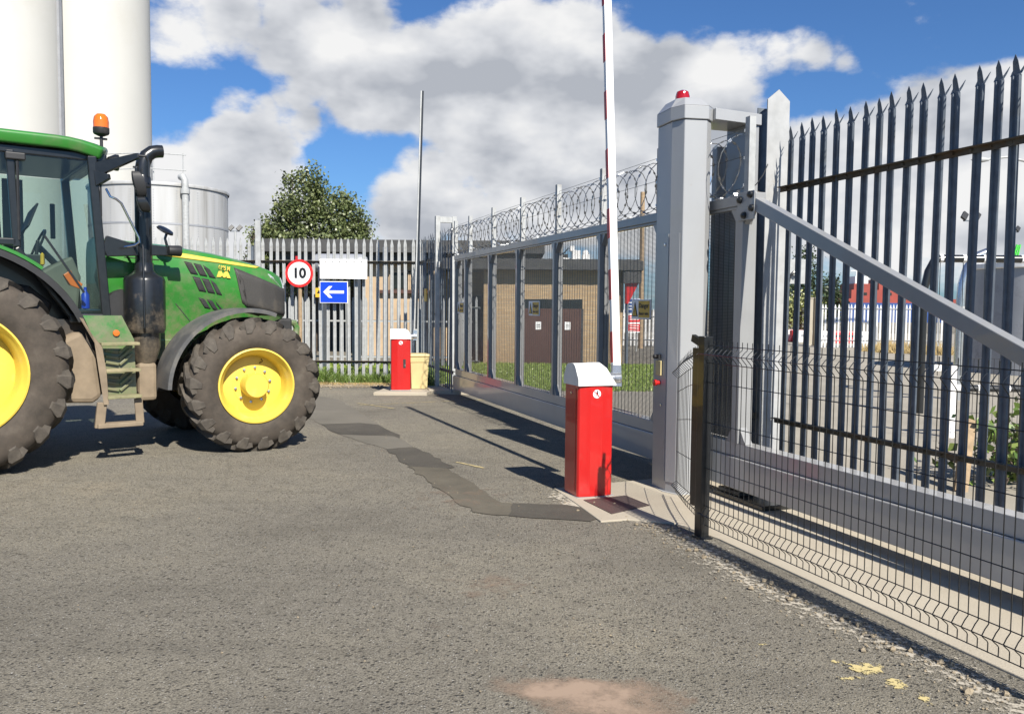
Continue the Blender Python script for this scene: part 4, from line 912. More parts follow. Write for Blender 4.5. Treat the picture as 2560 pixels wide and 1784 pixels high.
q = MB(); q.lathe([(r_,0),(r_,ht),(r_*.97,ht+.02)], 96, 'z', cap=False); q.build('tank_wall', 'tank', TK, smooth=True)
q = MB(); q.lathe([(r_+.07,ht-.16),(r_+.09,ht-.06),(r_+.06,ht),(r_-.05,ht+.02),(.001,ht+.5)], 96, 'z', cap=False); q.build('tank_rim', 'tank', TK, smooth=True, angle=50)
q = MB()
for z in (1.9, 3.8, 5.7):
    q.lathe([(r_+.004,z-.05),(r_+.018,z-.045),(r_+.018,z+.045),(r_+.004,z+.05)], 96, 'z', cap=False)
for k in range(20):
    a = 2*math.pi*k/20; ca, sa = math.cos(a), math.sin(a)
    for j in range(56):
        z = .2+j*.13; q.add([((r_+.012)*math.cos(a+d_), (r_+.012)*math.sin(a+d_), z+e) for d_, e in ((-.006,-.02),(.006,-.02),(.006,.02),(-.006,.02))], [(0,1,2,3)])
q.build('riveted_seam', 'greytank', TK)
q = MB(); a0 = R(-68); px_, py_ = r_*1.03*math.cos(a0), r_*1.03*math.sin(a0)
px_, py_ = 2.45, -2.75
q.tube([(px_,py_,0),(px_,py_,7.6),(px_-.02,py_,7.9),(px_-.12,py_+.05,8.08),(px_-.3,py_+.2,8.08)], .17, 14); q.lathe([(.2,7.2),(.23,7.22),(.23,7.45),(.2,7.47)], 16, 'z', c=(px_,py_,0)); q.build('downpipe', 'galv', TK, smooth=True)
q = MB(); q.tube([(px_-.2,py_,4.5),(px_-.9,py_,4.55),(px_-1.2,py_,4.35),(px_-1.5,py_,4.5),(px_-1.55,py_,4.9),(px_-1.4,py_,5.2)], .06, 8); q.box(px_-.95,px_-.5,py_-.12,py_+.1,4.45,4.8); q.build('sample_valve', 'galv_dark', TK)
q = MB(); q.lathe([(.13,0),(.13,.28)], 12, 'x', c=(px_-1.52,py_,5.25)); q.build('valve_handle', 'red', TK)
q = MB()
for x in (-2.5, -.55, .2, 1.75):
    q.tube([(x,-1.2,ht+.2),(x,-1.2,ht+1.75)], .03, 6)
for z in (.95,1.75): q.tube([(-3.2,-1.0,ht+z-.06),(.0,-1.4,ht+z),(1.9,-1.2,ht+z-.08)], .028, 6)
q.build('top_railing', 'galv', TK)
# horizontal vessel behind the left fence
HV = thing('horizontal_vessel', 'grey horizontal cylinder lying behind the pale fence under the dark eaves', 'vessel', (survey(850,660,21.5).x, 21.5, 0), 0)
q = MB(); q.lathe([(.001,-.72),(.15,-.70),(.23,-.6),(.24,-.5),(.24,.5),(.23,.6),(.15,.7),(.001,.72)], 28, 'x', c=(0,0,2.72)); q.build('vessel_shell', 'greytank', HV, smooth=True)
q = MB(); q.box(-.5,-.4,-.2,.2,0,2.55); q.box(.4,.5,-.2,.2,0,2.55); q.build('legs_frame', 'galv_dark', HV)
# ------------------------------------------------------------------ buildings
KX = thing('brick_kiosk', 'low buff brick kiosk with deep dark flat roof and brown double doors behind the gate', 'building', (0,23.7,0), 0)
q = MB(); q.box(-.82,3.16,0,4.2,0,2.72); q.build('wall', 'brick', KX)
q = MB(); q.box(-2.4,-.82,1.3,4.2,0,2.70); q.build('recessed_wall', 'brick', KX)
q = MB(); q.box(-2.2,3.66,-.42,4.6,2.68,2.95); q.box(-2.1,3.56,-.34,4.5,2.95,2.99); q.build('roof', 'roofdark', KX, bevel=.01)
q = MB(); q.box(3.10,3.62,-.36,.2,2.33,2.68); q.prismy([(3.16,2.3),(3.62,2.68),(3.16,2.68)], -.38,-.2); q.build('eaves_bracket', 'roofdark', KX)
q = MB(); q.prismy([(3.2,1.75),(3.27,1.75),(3.56,2.34),(3.2,2.34)], -.25, .0); q.build('red_hopper', 'red', KX)
q = MB(); q.tube([(3.26,-.1,0),(3.26,-.1,1.75)], .05, 10); q.build('downpipe', 'galv_dark', KX)
D0, D1 = .30, 1.96
q = MB(); q.box(D0-.04,D1+.04,-.03,-.002,1.60,1.86); q.build('door_header', 'glassdark', KX)
for a, c in ((D0, (D0+D1)/2-.008), ((D0+D1)/2+.008, D1)):
    q = MB(); q.box(a,c,-.05,-.003,.02,1.60); d_ = q.build('door', 'doorbrown', KX, bevel=.008)
    q = MB(); q.box(a+.36,a+.52,-.056,-.051,1.0,1.22); q.build('door_notice', 'signwhite', d_)
    q = MB(); q.box(a+.39,a+.49,-.0575,-.0563,1.04+.08,1.06+.08); q.box(a+.39,a+.49,-.0575,-.0563,1.07,1.085); q.build('notice_lines', 'signblack', d_)
q = MB(); q.box(D1+.0,D1+.07,-.06,-.003,0,1.6); q.build('door_frame', 'roofdark', KX)
q = MB(); q.box(-1.75,-.95,1.24,1.297,0,1.95); q.build('dark_opening', 'glassdark', KX)
B2 = thing('flat_roof_building', 'long tan building with a dark flat roof edge behind the pale fence', 'building', (0,27,0), 0)
q = MB(); q.box(-4.78,.6,0,6,0,3.02); q.build('wall', 'tan', B2)
q = MB(); q.box(-9,-4.78,4.5,6,0,3.02); q.build('shade_dark_back_wall', 'roofdark', B2)  # wall coloured dark to stand in for shade under the open canopy
q = MB(); q.box(-7.9,1.0,-.7,6.5,3.32,3.72); q.build('roof', 'roofdark', B2, bevel=.01)
q = MB(); q.box(-7.6,.75,-.45,6,3.02,3.32); q.build('eaves', 'roofdark', B2)
for x in (-3.95,-3.3,-2.65):
    q = MB(); q.box(x,x+.56,-.05,-.002,2.2,2.72); w_ = q.build('window', 'glassdark', B2)
    q = MB(); q.box(x-.04,x,-.07,-.003,2.16,2.76); q.box(x+.56,x+.60,-.07,-.003,2.16,2.76); q.box(x-.04,x+.6,-.07,-.003,2.72,2.76); q.build('frame', 'tan', w_)
q = MB(); q.box(-4.3,-1.9,-.18,-.003,2.05,2.15); q.build('window_sill', 'doorbrown', B2)
q = MB(); q.lathe([(.05,2.9),(.05,3.16)], 10, 'z', c=(-6.75,-1.0,0)); q.build('red_vent', 'red', B2)
B3 = thing('gabled_shed', 'dark pitched roof shed showing above the brick kiosk', 'building', (0,31,0), 0)
q = MB(); q.prismy([(-4,0),(2.2,0),(2.2,2.7),(-.3,3.9),(-4,3.9)], 0, 8); q.build('wall', 'doorbrown', B3)
q = MB(); q.prismy([(2.6,2.55),(2.55,2.44),(-.35,3.86),(-5,3.86),(-5,4.0),(-.3,4.0)], -.4, 8.4); q.build('roof', 'roofdark', B3)
# ------------------------------------------------------------------ trees and shrubs
def tree(name, label, loc, h, lobes, n, size, leaf, trunk_h, seed, cat='tree', group=None, trunk_r=.11, twig=True):
    """lobes: (x, y, z, rx, ry, rz); leaves are small folded blades gathered in twig-sized clumps"""
    T = thing(name, label, cat, loc, 0, group); r = random.Random(seed)
    t = MB(); top = Vector((0,0,trunk_h)); t.tube([(0,0,0),(.03,0,trunk_h*.5),tuple(top),(0.05,0,h*.7)], [trunk_r,trunk_r*.8,trunk_r*.6,trunk_r*.2], 9)
    for x,y,z,rx,ry,rz in lobes:
        s = Vector((.03*r.uniform(-1,1),.03*r.uniform(-1,1),trunk_h*r.uniform(.55,1.)))
        e = Vector((x,y,z)); m_ = s.lerp(e,.5)+Vector((r.uniform(-.15,.15),r.uniform(-.15,.15),-.1)); t.tube([s,m_,e], [trunk_r*.4,trunk_r*.28,.012], 6)
        for k in range(5):
            q = e+Vector((r.uniform(-1,1)*rx,r.uniform(-1,1)*ry,r.uniform(-.6,1)*rz))*.8; t.tube([m_.lerp(e,r.uniform(.3,1)), q], [.02,.005], 5)
    t.build('trunk', 'trunk', T, smooth=True)
    c = MB(); tot = sum(l[3]*l[5] for l in lobes); vs = []; fs = []
    for x,y,z,rx,ry,rz in lobes:
        k = int(n*rx*rz/tot/6)
        for _ in range(k):
            while True:
                d = Vector((r.uniform(-1,1),r.uniform(-1,1),r.uniform(-1,1)))
                if d.length <= 1 and d.length > .25*r.random(): break
            if d.length > .7 and r.random() < .25: d *= r.uniform(1.0,1.22)
            p = Vector((x+d.x*rx, y+d.y*ry, z+d.z*rz))
            if noise.noise(p*1.7+Vector((seed,0,0))) < -.22: continue
            for _2 in range(6):
                o = p+Vector((r.gauss(0,1),r.gauss(0,1),r.gauss(0,1)))*size*1.1
                L = size*r.uniform(.6,1.25); w = L*r.uniform(.55,.8)
                ax_ = Vector((r.uniform(-1,1),r.uniform(-1,1),r.uniform(-1.2,.5))).normalized(); nn_ = Vector((r.uniform(-1,1),r.uniform(-1,1),r.uniform(-.2,1.3))).normalized()
                sd = ax_.cross(nn_); 
                if sd.length < .1: continue
                sd.normalize(); b0 = len(vs)
                vs += [o-ax_*L*.5, o+sd*w*.5-ax_*L*.05, o+ax_*L*.5, o-sd*w*.5-ax_*L*.05]; fs.append((b0,b0+1,b0+2,b0+3))
    c.add(vs, fs); o = c.build('crown', leaf, T); return T
tp = survey(785, 766, 29)
tree('broadleaf_tree', 'bushy broadleaf tree with pale shimmering leaves above the pale fence', (tp.x,29,0), 6.6,
     [(0,0,3.7,1.9,1.5,1.2),(-.35,0,5.0,.85,.9,1.1),(-.1,0,5.85,.45,.5,.6),(.65,0,4.9,.8,.8,.75),(1.25,0,4.45,.65,.6,.7),(-1.35,0,3.9,.75,.7,.85),(-1.55,0,3.1,.7,.8,.9),(1.5,0,3.5,.65,.7,.75),(.9,.2,3.2,1.,1.,.9),(-.6,-.3,2.8,1.2,1.2,1.),(-1.75,0,4.15,.3,.3,.4),(1.75,0,4.3,.28,.3,.4),(-.8,0,5.75,.22,.25,.4),(1.05,0,5.3,.22,.2,.35),(-1.0,0,4.75,.4,.4,.4),(2.0,0,3.3,.3,.3,.4)], 42000, .115, 'leaf', 2.2, 5)
sp_ = survey(636, 766, 27)
tree('sapling', 'thin leafy sapling standing just left of the big tree', (sp_.x,27,0), 4.3, [(0,0,3.6,.22,.22,.5),(-.1,0,3.0,.3,.3,.5),(.12,0,2.4,.35,.3,.5),(0,0,4.0,.12,.12,.25)], 900, .09, 'leaf', 1.8, 8, trunk_r=.035)
for px, D, hh, lab, wd, sd in ((2000,48,5.2,'dark evergreen tree behind the grey sign panel and pale shrub',1.25,21),(1893,50,4.7,'dark evergreen tree seen between the gate upright and the wide pale post',1.1,22),(2072,52,3.8,'smaller dark evergreen tree at the end of the blue and red ship',.8,23)):
    p = survey(px,766,D); tree('evergreen_tree', lab, (p.x,D,0), hh, [(0,0,hh*.55,wd,wd,hh*.34),(.2,0,hh*.8,wd*.6,wd*.6,hh*.2),(-wd*.4,0,hh*.4,wd*.7,wd*.7,hh*.25),(wd*.6,0,hh*.5,wd*.6,wd*.6,hh*.25)], 4800, .17, 'leafdark', hh*.3, sd)
p = survey(2003,766,44); tree('pale_shrub', 'pale leafy shrub below the grey sign panel behind the dark palisade', (p.x,44,0), 3., [(0,0,1.7,.95,.7,.85),(.5,0,1.5,.6,.6,.8),(-.6,0,1.4,.6,.6,.8)], 4000, .15, 'leafpale', .6, 31, 'shrub')
# weeds behind the gate beam at the right edge
p = survey(2530,1100,7.6)
tree('weed_clump', 'bright green weeds growing at the foot of the dark palisade', (p.x-.05,p.y,0), .6, [(0,0,.3,.35,.3,.3),(-.3,.2,.2,.25,.3,.22),(.3,.3,.35,.3,.3,.3)], 1500, .10, 'weed', .1, 41, 'weeds', trunk_r=.01)
# ------------------------------------------------------------------ things beyond the right-hand palisade
fx = [survey(2057+8.1*k,766,36).x for k in range(38)]
FF = thing('palisade_fence', 'distant white palisade fence in front of the blue and red ship', 'fence', (0,36,0), 0)
palisade(FF, [(x,0) for x in fx], 1.9, 'white', (1.72,.35), False, .02, seed=12, rail_m='white', w=.075)
FG = thing('yard_fence', 'grey mesh fence along the far yard, left of the white palisade', 'fence', (0,46,0), 0)
q = MB()
x0, x1 = survey(1868,766,46).x, survey(2030,766,46).x
for k in range(int((x1-x0)/.1)): q.box(x0+k*.1-.004, x0+k*.1+.004, -.004,.004,.1,1.85)
for k in range(18): q.box(x0,x1,-.004,.004,.1+k*.1-.004,.1+k*.1+.004)
q.build('wire_mesh', 'galv', FG)
for x in (x0, (x0+x1)/2, x1): q = MB(); q.box(x-.05,x+.05,-.05,.05,0,2.0); q.build('post', 'galv', FG)
for px, lab in ((2024,'pale gate post left of the white palisade, the nearer of two'),(2042,'pale gate post joining the distant white palisade')):
    p = survey(px,766,38); G_ = thing('gate_post', lab, 'post', (p.x,38,0), 0, 'pale posts by the distant palisade'); q = MB(); q.box(-.12,.12,-.12,.12,0,2.15); q.prism([(-.14,-.14),(.14,-.14),(.14,.14),(-.14,.14)],2.15,2.2); q.build('shaft','concrete',G_)
def water_barrier(px, D, red, label):
    p = survey(px,766,D); W_ = thing('water_barrier', label, 'barrier', (p.x,D,0), 0, 'red and white plastic road barriers')
    q = MB(); q.prismy([(-.5,0),(.5,0),(.5,.12),(.44,.3),(.44,.6),(-.44,.6),(-.44,.3),(-.5,.12)], -.2,.2); q.build('barrier_body', 'barred' if red else 'barwhite', W_, bevel=.05)
    q = MB(); q.box(-.2,.2,-.205,-.18,.3,.42); q.build('recess', 'dark' if red else 'greytank', W_)
for px, D, red, lab in ((1874,46,1,'red plastic road barrier seen beside the gate upright'),(1968,44,0,'white plastic road barrier, first in the row under the pale shrub'),(1979,43.4,1,'red plastic road barrier, second in the row under the pale shrub'),(1990,42.8,0,'white plastic road barrier, third in the row under the pale shrub'),(2000,42.2,1,'red plastic road barrier, fourth in the row under the pale shrub'),(2011,41.6,0,'white plastic road barrier, last in the row under the pale shrub'),
    (2062,41,0,'white plastic road barrier behind the left end of the white palisade'),(2090,41,1,'red plastic road barrier behind the white palisade, the larger of two'),(2122,41,1,'red plastic road barrier behind the white palisade, right of another red one'),(2152,41,0,'white plastic road barrier at the right of the red ones behind the palisade')):
    water_barrier(px, D, red, lab)
# grey panel on a bent pole
p = survey(1994,766,14); GP = thing('grey_sign_panel', 'back of a grey rectangular sign panel with a bent black pipe beside it', 'sign', (p.x,14,0), 0)
q = MB(); q.box(-.16,.16,0,.02,2.05,2.46); q.build('panel', 'galv', GP); q = MB(); q.tube([(.0,.05,0),(.0,.05,2.4)], .025, 8); q.build('pole', 'galv_dark', GP)
q = MB(); q.tube([(-.21,-.06,1.5),(-.20,-.06,2.0),(-.17,-.06,2.17),(-.1,-.06,2.24),(-.04,-.06,2.2)], .028, 8); q.build('bent_pipe', 'black', GP, smooth=True)
# pipework and vessel at the right
p = survey(2620,766,22); V = thing('insulated_vessel', 'grey upright cylindrical vessel with a white rim at the right edge', 'vessel', (p.x,22,0), 0)
q = MB(); q.lathe([(1.85,.0),(1.85,2.74)], 56, 'z'); q.build('vessel_wall', 'greytank', V, smooth=True, angle=50); q = MB(); q.lathe([(1.86,2.72),(1.92,2.74),(1.92,2.86),(1.2,3.0),(.001,3.05)], 56, 'z', cap=False); q.build('vessel_rim', 'barwhite', V, smooth=True)
p0 = survey(2335,646,13); PP = thing('overhead_pipe', 'black insulated pipe with white bands bending down beyond the dark palisade', 'pipe', (p0.x,13,0), 0)
z_ = p0.z; q = MB(); pts_ = [(-.14,0,0),(-.14,0,z_-.75),(-.13,0,z_-.45),(-.08,0,z_-.2),(-.0,0,z_-.04),(.1,0,z_),(2.6,0,z_)]; q.tube(pts_, .06, 12); q.build('pipe_run', 'black', PP, smooth=True)
for x in (.08,.44,.76,1.08,1.35,1.8,2.2): q = MB(); q.lathe([(.064,x),(.064,x+.05)], 12, 'x', c=(0,0,z_)); q.build('white_band', 'barwhite', PP)
q = MB(); 
for x in (.1,.46,.8): q.tube([(x,0,z_-.05),(x+.02,0,.6)], .006, 5)
q.build('cable', 'black', PP)
p0 = survey(2400,780,15); PQ = thing('bent_pipe', 'bare silver elbow pipe beside the grey vessel', 'pipe', (p0.x,15,0), 0)
q = MB(); q.tube([(0,0,0),(0,0,1.75),(.02,0,2.1),(.1,0,2.4),(.25,0,2.6),(.5,0,2.7)], .075, 12); q.build('pipe_run', 'alu', PQ, smooth=True); q = MB(); q.lathe([(.12,1.55),(.12,1.7)],14,'z'); q.build('flange','galv',PQ)
p0 = survey(2383,970,10.5); RB = thing('pipe_rail', 'low black and white banded rail on a white post beyond the palisade', 'rail', (p0.x,10.5,0), 0)
q = MB(); q.tube([(0,0,p0.z),(2.4,0,p0.z)], .045, 10); q.build('rail_pipe', 'black', RB, smooth=True)
for x in (.0,.3,.62,.95,1.3): q = MB(); q.lathe([(.048,x),(.048,x+.09)], 12, 'x', c=(0,0,p0.z)); q.build('white_band', 'barwhite', RB)
q = MB(); q.box(-.05,.02,-.04,.04,0,p0.z+.3); q.box(-.3,-.05,-.02,.02,p0.z+.22,p0.z+.3); q.build('rail_post', 'barwhite', RB)
CG = thing('wire_cage', 'fine wire mesh enclosure around the low banded rail', 'fence', (p0.x,9.8,0), 0)
q = MB()
for k in range(34): q.tube([(-.2+k*.06,0,0),(-.2+k*.06,0,1.05)], .0035, 4)
for z in (.1,.4,.72,1.05): q.tube([(-.2,0,z),(1.85,0,z)], .0035, 4)
q.build('cage_mesh', 'wire', CG)
PL_ = thing('leaning_plank', 'weathered brown plank leaning behind the dark palisade', 'plank', tuple(survey(2415,1235,7.3)*1), 0)
PL_.location.z = 0; q = MB(); q.bar((-.05,0,0),(.14,.25,.62),.12,.03,(0,1,0)); q.build('board', 'wood', PL_)
def floodmast(px, D, ztop, label, heads=2):
    p = survey(px,766,D); L_ = thing('floodlight_mast', label, 'lamp post', (p.x,D,0), 0, 'floodlight masts')
    q = MB(); q.tube([(0,0,0),(0,0,ztop)], [.12,.08], 10); q.build('mast', 'galv', L_, smooth=True)
    q = MB(); q.bar((-.35,0,ztop),(.35,0,ztop),.06,.06); q.build('crossarm', 'galv_dark', L_)
    for k in range(heads):
        x = -.3+.6*k/(max(1,heads-1)); q = MB(); q.bar((x-.12,-.1,ztop+.08),(x+.12,.1,ztop+.38),.28,.12,(0,1,0)); q.build('lamp_head', 'blackp', L_, bevel=.02)
floodmast(2418, 40, survey(2418,552,40).z, 'floodlight mast with two lamps rising behind the palisade near the pipe bend')
floodmast(2526, 60, survey(2526,580,60).z, 'farther floodlight mast near the right edge by the green crane')
floodmast(590, 60, survey(590,578,60).z, 'distant floodlight mast left of the tree above the pale fence')
p = survey(2545,400,30); SL = thing('street_lamp', 'street lamp arm reaching out behind the tall palisade spikes', 'lamp post', (p.x+.6,30,0), 0)
q = MB(); q.tube([(0,0,0),(0,0,p.z-.3),(-.3,0,p.z-.05),(-1.0,0,p.z+.1),(-1.7,0,p.z+.02)], [.09,.06,.05,.04,.035], 8); q.build('lamp_column', 'galv', SL, smooth=True)
q = MB(); q.lathe([(.001,-2.3),(.07,-2.2),(.11,-1.9),(.05,-1.65)], 14, 'x', c=(0,0,p.z)); q.build('lamp_head', 'galv', SL, smooth=True)
p = survey(2520,766,110); CR = thing('crane_jib', 'bright green lattice crane jib far away at the right edge', 'crane', (p.x,110,0), 0)
q = MB()
for a in (-.45,.45):
    for c in (-.45,.45): q.bar((-1.2+a,c,0),(.9+a*.5,c*.5,10.5),.14,.14)
for k in range(12):
    t0, t1 = k/12, (k+1)/12; A_ = lambda t, s_: Vector((-1.2+2.1*t+s_*.45*(1-.5*t), -.45*(1-.5*t), 10.5*t)); q.bar(A_(t0,-1),A_(t1,1),.1,.1); q.bar(A_(t0,1),A_(t1,-1),.1,.1)
q.build('lattice', 'crane', CR)
# ships
p0 = survey(2055,766,120); p1 = survey(2520,766,120)
SH = thing('red_and_blue_ship', 'moored ship with blue hull, red rail and red deckhouse beyond the white palisade', 'ship', ((p0.x+p1.x)/2,124,0), 0)
L_ = (p1.x-p0.x)/2; zt = survey(2200,757,120).z
q = MB(); q.prism([(-L_,0),(-L_+2,-3.8),(L_,-3.8),(L_,3.8),(-L_+2,3.8)], -.4, zt); q.build('hull', 'shipblue', SH); q = MB(); q.prism([(-L_+1.2,-.5),(-L_+2.2,-3.7),(L_,-3.7),(L_,3.7),(-L_+2.2,3.7)], zt+.003, zt+.62); q.build('bulwark', 'shipred', SH)
cx = survey(2190,766,120).x-(p0.x+p1.x)/2
q = MB(); q.box(cx-3.2,cx+3.6,-3,3,zt+.62,zt+1.9); q.box(cx-2.7,cx+.2,-2.6,2.6,zt+1.9,zt+2.8); q.box(cx+1.2,cx+3.0,-2.,2.,zt+1.9,zt+3.5); q.build('deckhouse', 'shipred', SH)
for x in (cx-2.4,cx-1.4,cx-.5,cx+1.5,cx+2.2): q = MB(); q.box(x,x+.45,-3.04,-3.0,zt+1.1,zt+1.5); q.build('window', 'glassdark', SH)
q = MB(); q.box(cx+3.7,cx+4.7,-3,-2,zt+.62,zt+1.7); q.build('white_locker', 'barwhite', SH); q = MB(); q.box(cx-2.3,cx-.4,-2.0,2.0,zt+2.8,zt+3.9); q.tube([(cx-1.3,0,zt+3.9),(cx-1.3,0,zt+5.6)], .1, 6); q.bar((cx-2.2,0,zt+4.8),(cx-.4,0,zt+4.8),.08,.08); q.build('wheelhouse', 'barwhite', SH)
p = survey(2113,766,90); MS = thing('thin_mast', 'thin leaning mast wire left of the red ship', 'mast', (p.x,90,0), 0); q = MB(); q.tube([(-.35,0,0),(.25,0,survey(2113,655,90).z)], .04, 6); q.build('mast_wire', 'wire', MS)
p = survey(1436,766,150); WS = thing('white_ship', 'white ship superstructure showing above the kiosk roof through the gate mesh', 'ship', (p.x,150,0), 0)
q = MB(); q.box(-2.9,-1.15,-2,2,0,10.6); q.box(-1.15,3.,-2,2,0,9.9); q.build('upper_hull', 'barwhite', WS)
q = MB(); q.box(-.6,.9,-1.5,1.5,9.9,12.); q.box(-1.0,-.2,-1,1,11.9,12.8); q.build('wheelhouse', 'barwhite', WS); q = MB(); q.box(1.3,2.5,-1.2,1.2,9.9,11.3); q.lathe([(.5,11.3),(.6,11.7),(.3,12.1),(.001,12.2)], 12, 'z', c=(1.9,0,0)); q.build('funnel', 'barwhite', WS)
q = MB(); q.box(-2.6,-1.4,-1,1,10.6,11.3); q.tube([(-2.2,0,11.3),(-1.2,0,12.5)], .12, 6); q.build('deck_gear', 'dark', WS)
WPo = thing('wooden_pole', 'plain weathered wooden pole standing behind the brick kiosk and gate mesh', 'pole', (survey(1603,766,34).x,34,0), 0); q = MB(); q.tube([(0,0,0),(-.02,0,6.35)], [.11,.09], 12); q.build('shaft', 'wood', WPo, smooth=True)
NS = thing('notice_board', 'blue, white and red safety notice board left of the wooden pole', 'sign', (survey(1581,766,31).x,31,0), 0)
q = MB(); q.box(-.30,.30,0,.03,.72,2.0); q.build('board', 'signwhite', NS); q = MB(); q.box(-.28,.28,-.006,-.001,1.45,1.98); q.build('blue_field', 'shipblue', NS)
q = MB(); q.box(-.14,.29,-.006,-.001,1.12,1.36); q.box(-.14,.29,-.006,-.001,.78,1.04); q.build('red_field', 'signred', NS); q = MB(); q.box(-.2,-.15,.03,.08,0,.72); q.box(.15,.2,.03,.08,0,.72); q.build('board_legs', 'galv', NS)
q = MB()
for z in (1.30,1.22,.98,.90,.83): q.box(-.1,.25,-.008,-.0065,z-.012,z+.012)
for z in (1.85,1.72,1.6): q.box(-.22,.22,-.008,-.0065,z-.02,z+.02)
q.build('printed_lines', 'signwhite', NS)
WF2 = thing('palisade_fence', 'white palisade fence behind the notice board and wooden pole', 'fence', (survey(1560,766,36).x,36,0), 0)
palisade(WF2, [(k*.16,0) for k in range(18)], 1.62, 'white', (1.3,.3), False, .02, seed=14, rail_m='white')
# dry grass mounds
for px, D, lab, s_ in ((2210,33,'tuft of dry yellow grass at the foot of the white palisade, left one',1.),(2265,32,'larger tuft of dry yellow grass by the white palisade',1.25),(2345,31,'tuft of dry yellow grass near the pipe bend',1.1)):
    p = survey(px,766,D); T_ = thing('dry_grass_tuft', lab, 'grass', (p.x,D,0), 0, 'dry grass tufts'); r = random.Random(px); q = MB(); vs = []; fs = []
    for k in range(520):
        a = r.uniform(0,6.28); d = r.random()**.5*.85*s_; x, y = d*math.cos(a), d*.6*math.sin(a); h_ = r.uniform(.2,.62)*s_*(1.15-d/s_*.8); dx, dy = r.gauss(0,.14), r.gauss(0,.1); b0 = len(vs)
        vs += [(x-.02,y,0),(x+.02,y,0),(x+dx,y+dy,h_)]; fs.append((b0,b0+1,b0+2))
    q.add(vs, fs); q.build('blades', 'straw', T_)

# ------------------------------------------------------------------ ground
def ground_obj(name, poly, z, m): return sheet(name, poly, z, m)
sheet('ground', [(-900,-40),(900,-40),(900,1600),(-900,1600)], -.002, 'asphalt')
W2 = lambda t, b: tuple(gw(t,b))[:2]
sheet('yard', [W2(14,.62), W2(-1.2,.62), (-1.1,16.9), (4.8,16.9), (6.5,24), (7,60), (60,60), (60,-5)], .002, 'yard')
sheet('lawn', rough_poly([(-1.35,16.6),(-.2,15.9),(3.0,16.3),(5.2,18.5),(5.4,24),(-6.5,24.5),(-6.5,20),(-2.2,18.6)], .3, .06, 2), .006, 'soilgreen')
sheet('verge', rough_poly([(-9,17.2),(-5.2,16.75),(-3.9,16.5),(-2.45,16.35),(-2.1,17.8),(-2.0,20),(-9,20)], .25, .07, 3), .006, 'dirt')
# concrete pads (real steps above the road)
def slab(name, poly, h, m='concrete', bev=.012):
    q = MB(); q.prism(poly, -.05, h); o = q.build(name, m, None, bevel=bev); return struct(o)
slab('gate_pad', [W2(t,b) for t, b in [(7.86,-1.27),(8.4,-1.31),(9.02,-1.37),(9.03,-1.15),(9.25,-.86),(9.7,-.79),(12,-.775),(14,-.77),(14,.55),(7.8,.55),(7.75,-.2)]], .010, bev=.005)
slab('far_pad', [(-2.52,15.0),(-1.55,15.02),(-1.5,15.35),(-.95,15.75),(-1.2,16.5),(-2.4,16.1)], .055)
slab('gate_post_pad', [(-1.54,15.36),(-.72,15.2),(-.6,15.75),(-1.2,16.6),(-1.75,16.4)], .075)
CP = MB(); CP.prism([W2(t,b) for t, b in [(8.372,-1.215),(8.862,-1.20),(8.70,-.78),(8.33,-.80)]], .0102, .0165); o = CP.build('cover_plate', 'sole'); tag(o, 'dark speckled metal cover plate set in the pale concrete by the nearest barrier', 'cover')
sheet('trench_patch', rough_poly([(-1.41,9.28),(-1.02,8.20),(-.70,8.13),(-.56,8.22),(-1.10,9.40)],.12,.03,4), .003, 'patch')
sheet('trench_patch', rough_poly([(-1.05,8.26),(-.3,6.42),(-.13,6.33),(.2,6.29),(.12,6.72),(-.07,6.73),(-.14,6.88),(-.40,7.62),(-.62,8.16)],.12,.03,5), .0036, 'patchtan')
sheet('trench_patch', rough_poly([(-.02,6.31),(.16,6.25),(.60,6.16),(.66,6.24),(.63,6.38),(.60,6.57),(.46,6.68),(.02,6.72)],.1,.03,6), .0042, 'patch')
fade_sheet('sandy_dust', -.9,.5,6.0,8.4,(40,60), .0048, 'clay', lambda x, y: .14*max(0,1-((x+.42)/.5)**2-((y-6.9)/.7)**2))
sheet('trench_patch', rough_poly([(-2.6,11.21),(-2.31,10.57),(-2.15,10.31),(-1.46,10.22),(-1.36,10.03),(-1.4,10.32),(-1.65,10.82),(-1.81,11.19),(-2.09,11.36)],.15,.02,5), .0035, 'patch')
sheet('trench_patch', rough_poly([(-3.9,15.3),(-2.94,14.14),(-2.23,12.31),(-1.81,11.25),(-1.36,10.03),(-1.12,9.43),(-1.41,9.28),(-2.15,10.31),(-2.6,11.21),(-3.3,12.6)],.15,.02,6), .0018, 'patch2')
yp = Vector((1.58,3.56)); 
def blob(pts): return lambda x, y: max(r*(1-((x-a)/rx)**2-((y-b)/ry)**2) for a, b, rx, ry, r in pts)
fade_sheet('yellow_paint_spill', 1.05,1.95,3.0,4.0,(70,70), .0024, 'yellowspill', blob([(1.60,3.63,.17,.11,.55),(1.50,3.69,.09,.06,.48),(1.67,3.48,.09,.12,.52),(1.72,3.34,.06,.14,.48),(1.50,3.53,.15,.035,.48),(1.44,3.52,.07,.05,.42),(1.2,3.9,.2,.1,.36),(1.35,3.3,.25,.06,.34)]))
fade_sheet('cement_dust', .4,2.5,2.9,7.3,(50,90), .0021, 'chalk', lambda x, y: .47*max(0,1-abs(((Vector((x,y,0))-GO).dot(GB)+1.06+.06*math.sin(y*3))/(.55+.10*math.sin(y*5))))**.8 + (.28*max(0,1-((x-.62)**2+(y-6.6)**2)/.18)))
fade_sheet('cement_dust', -.1,1.1,5.9,7.9,(40,50), .0045, 'chalk', lambda x, y: .5*max(0,1-((x-.42)/.22)**2-((y-7.0)/.42)**2))
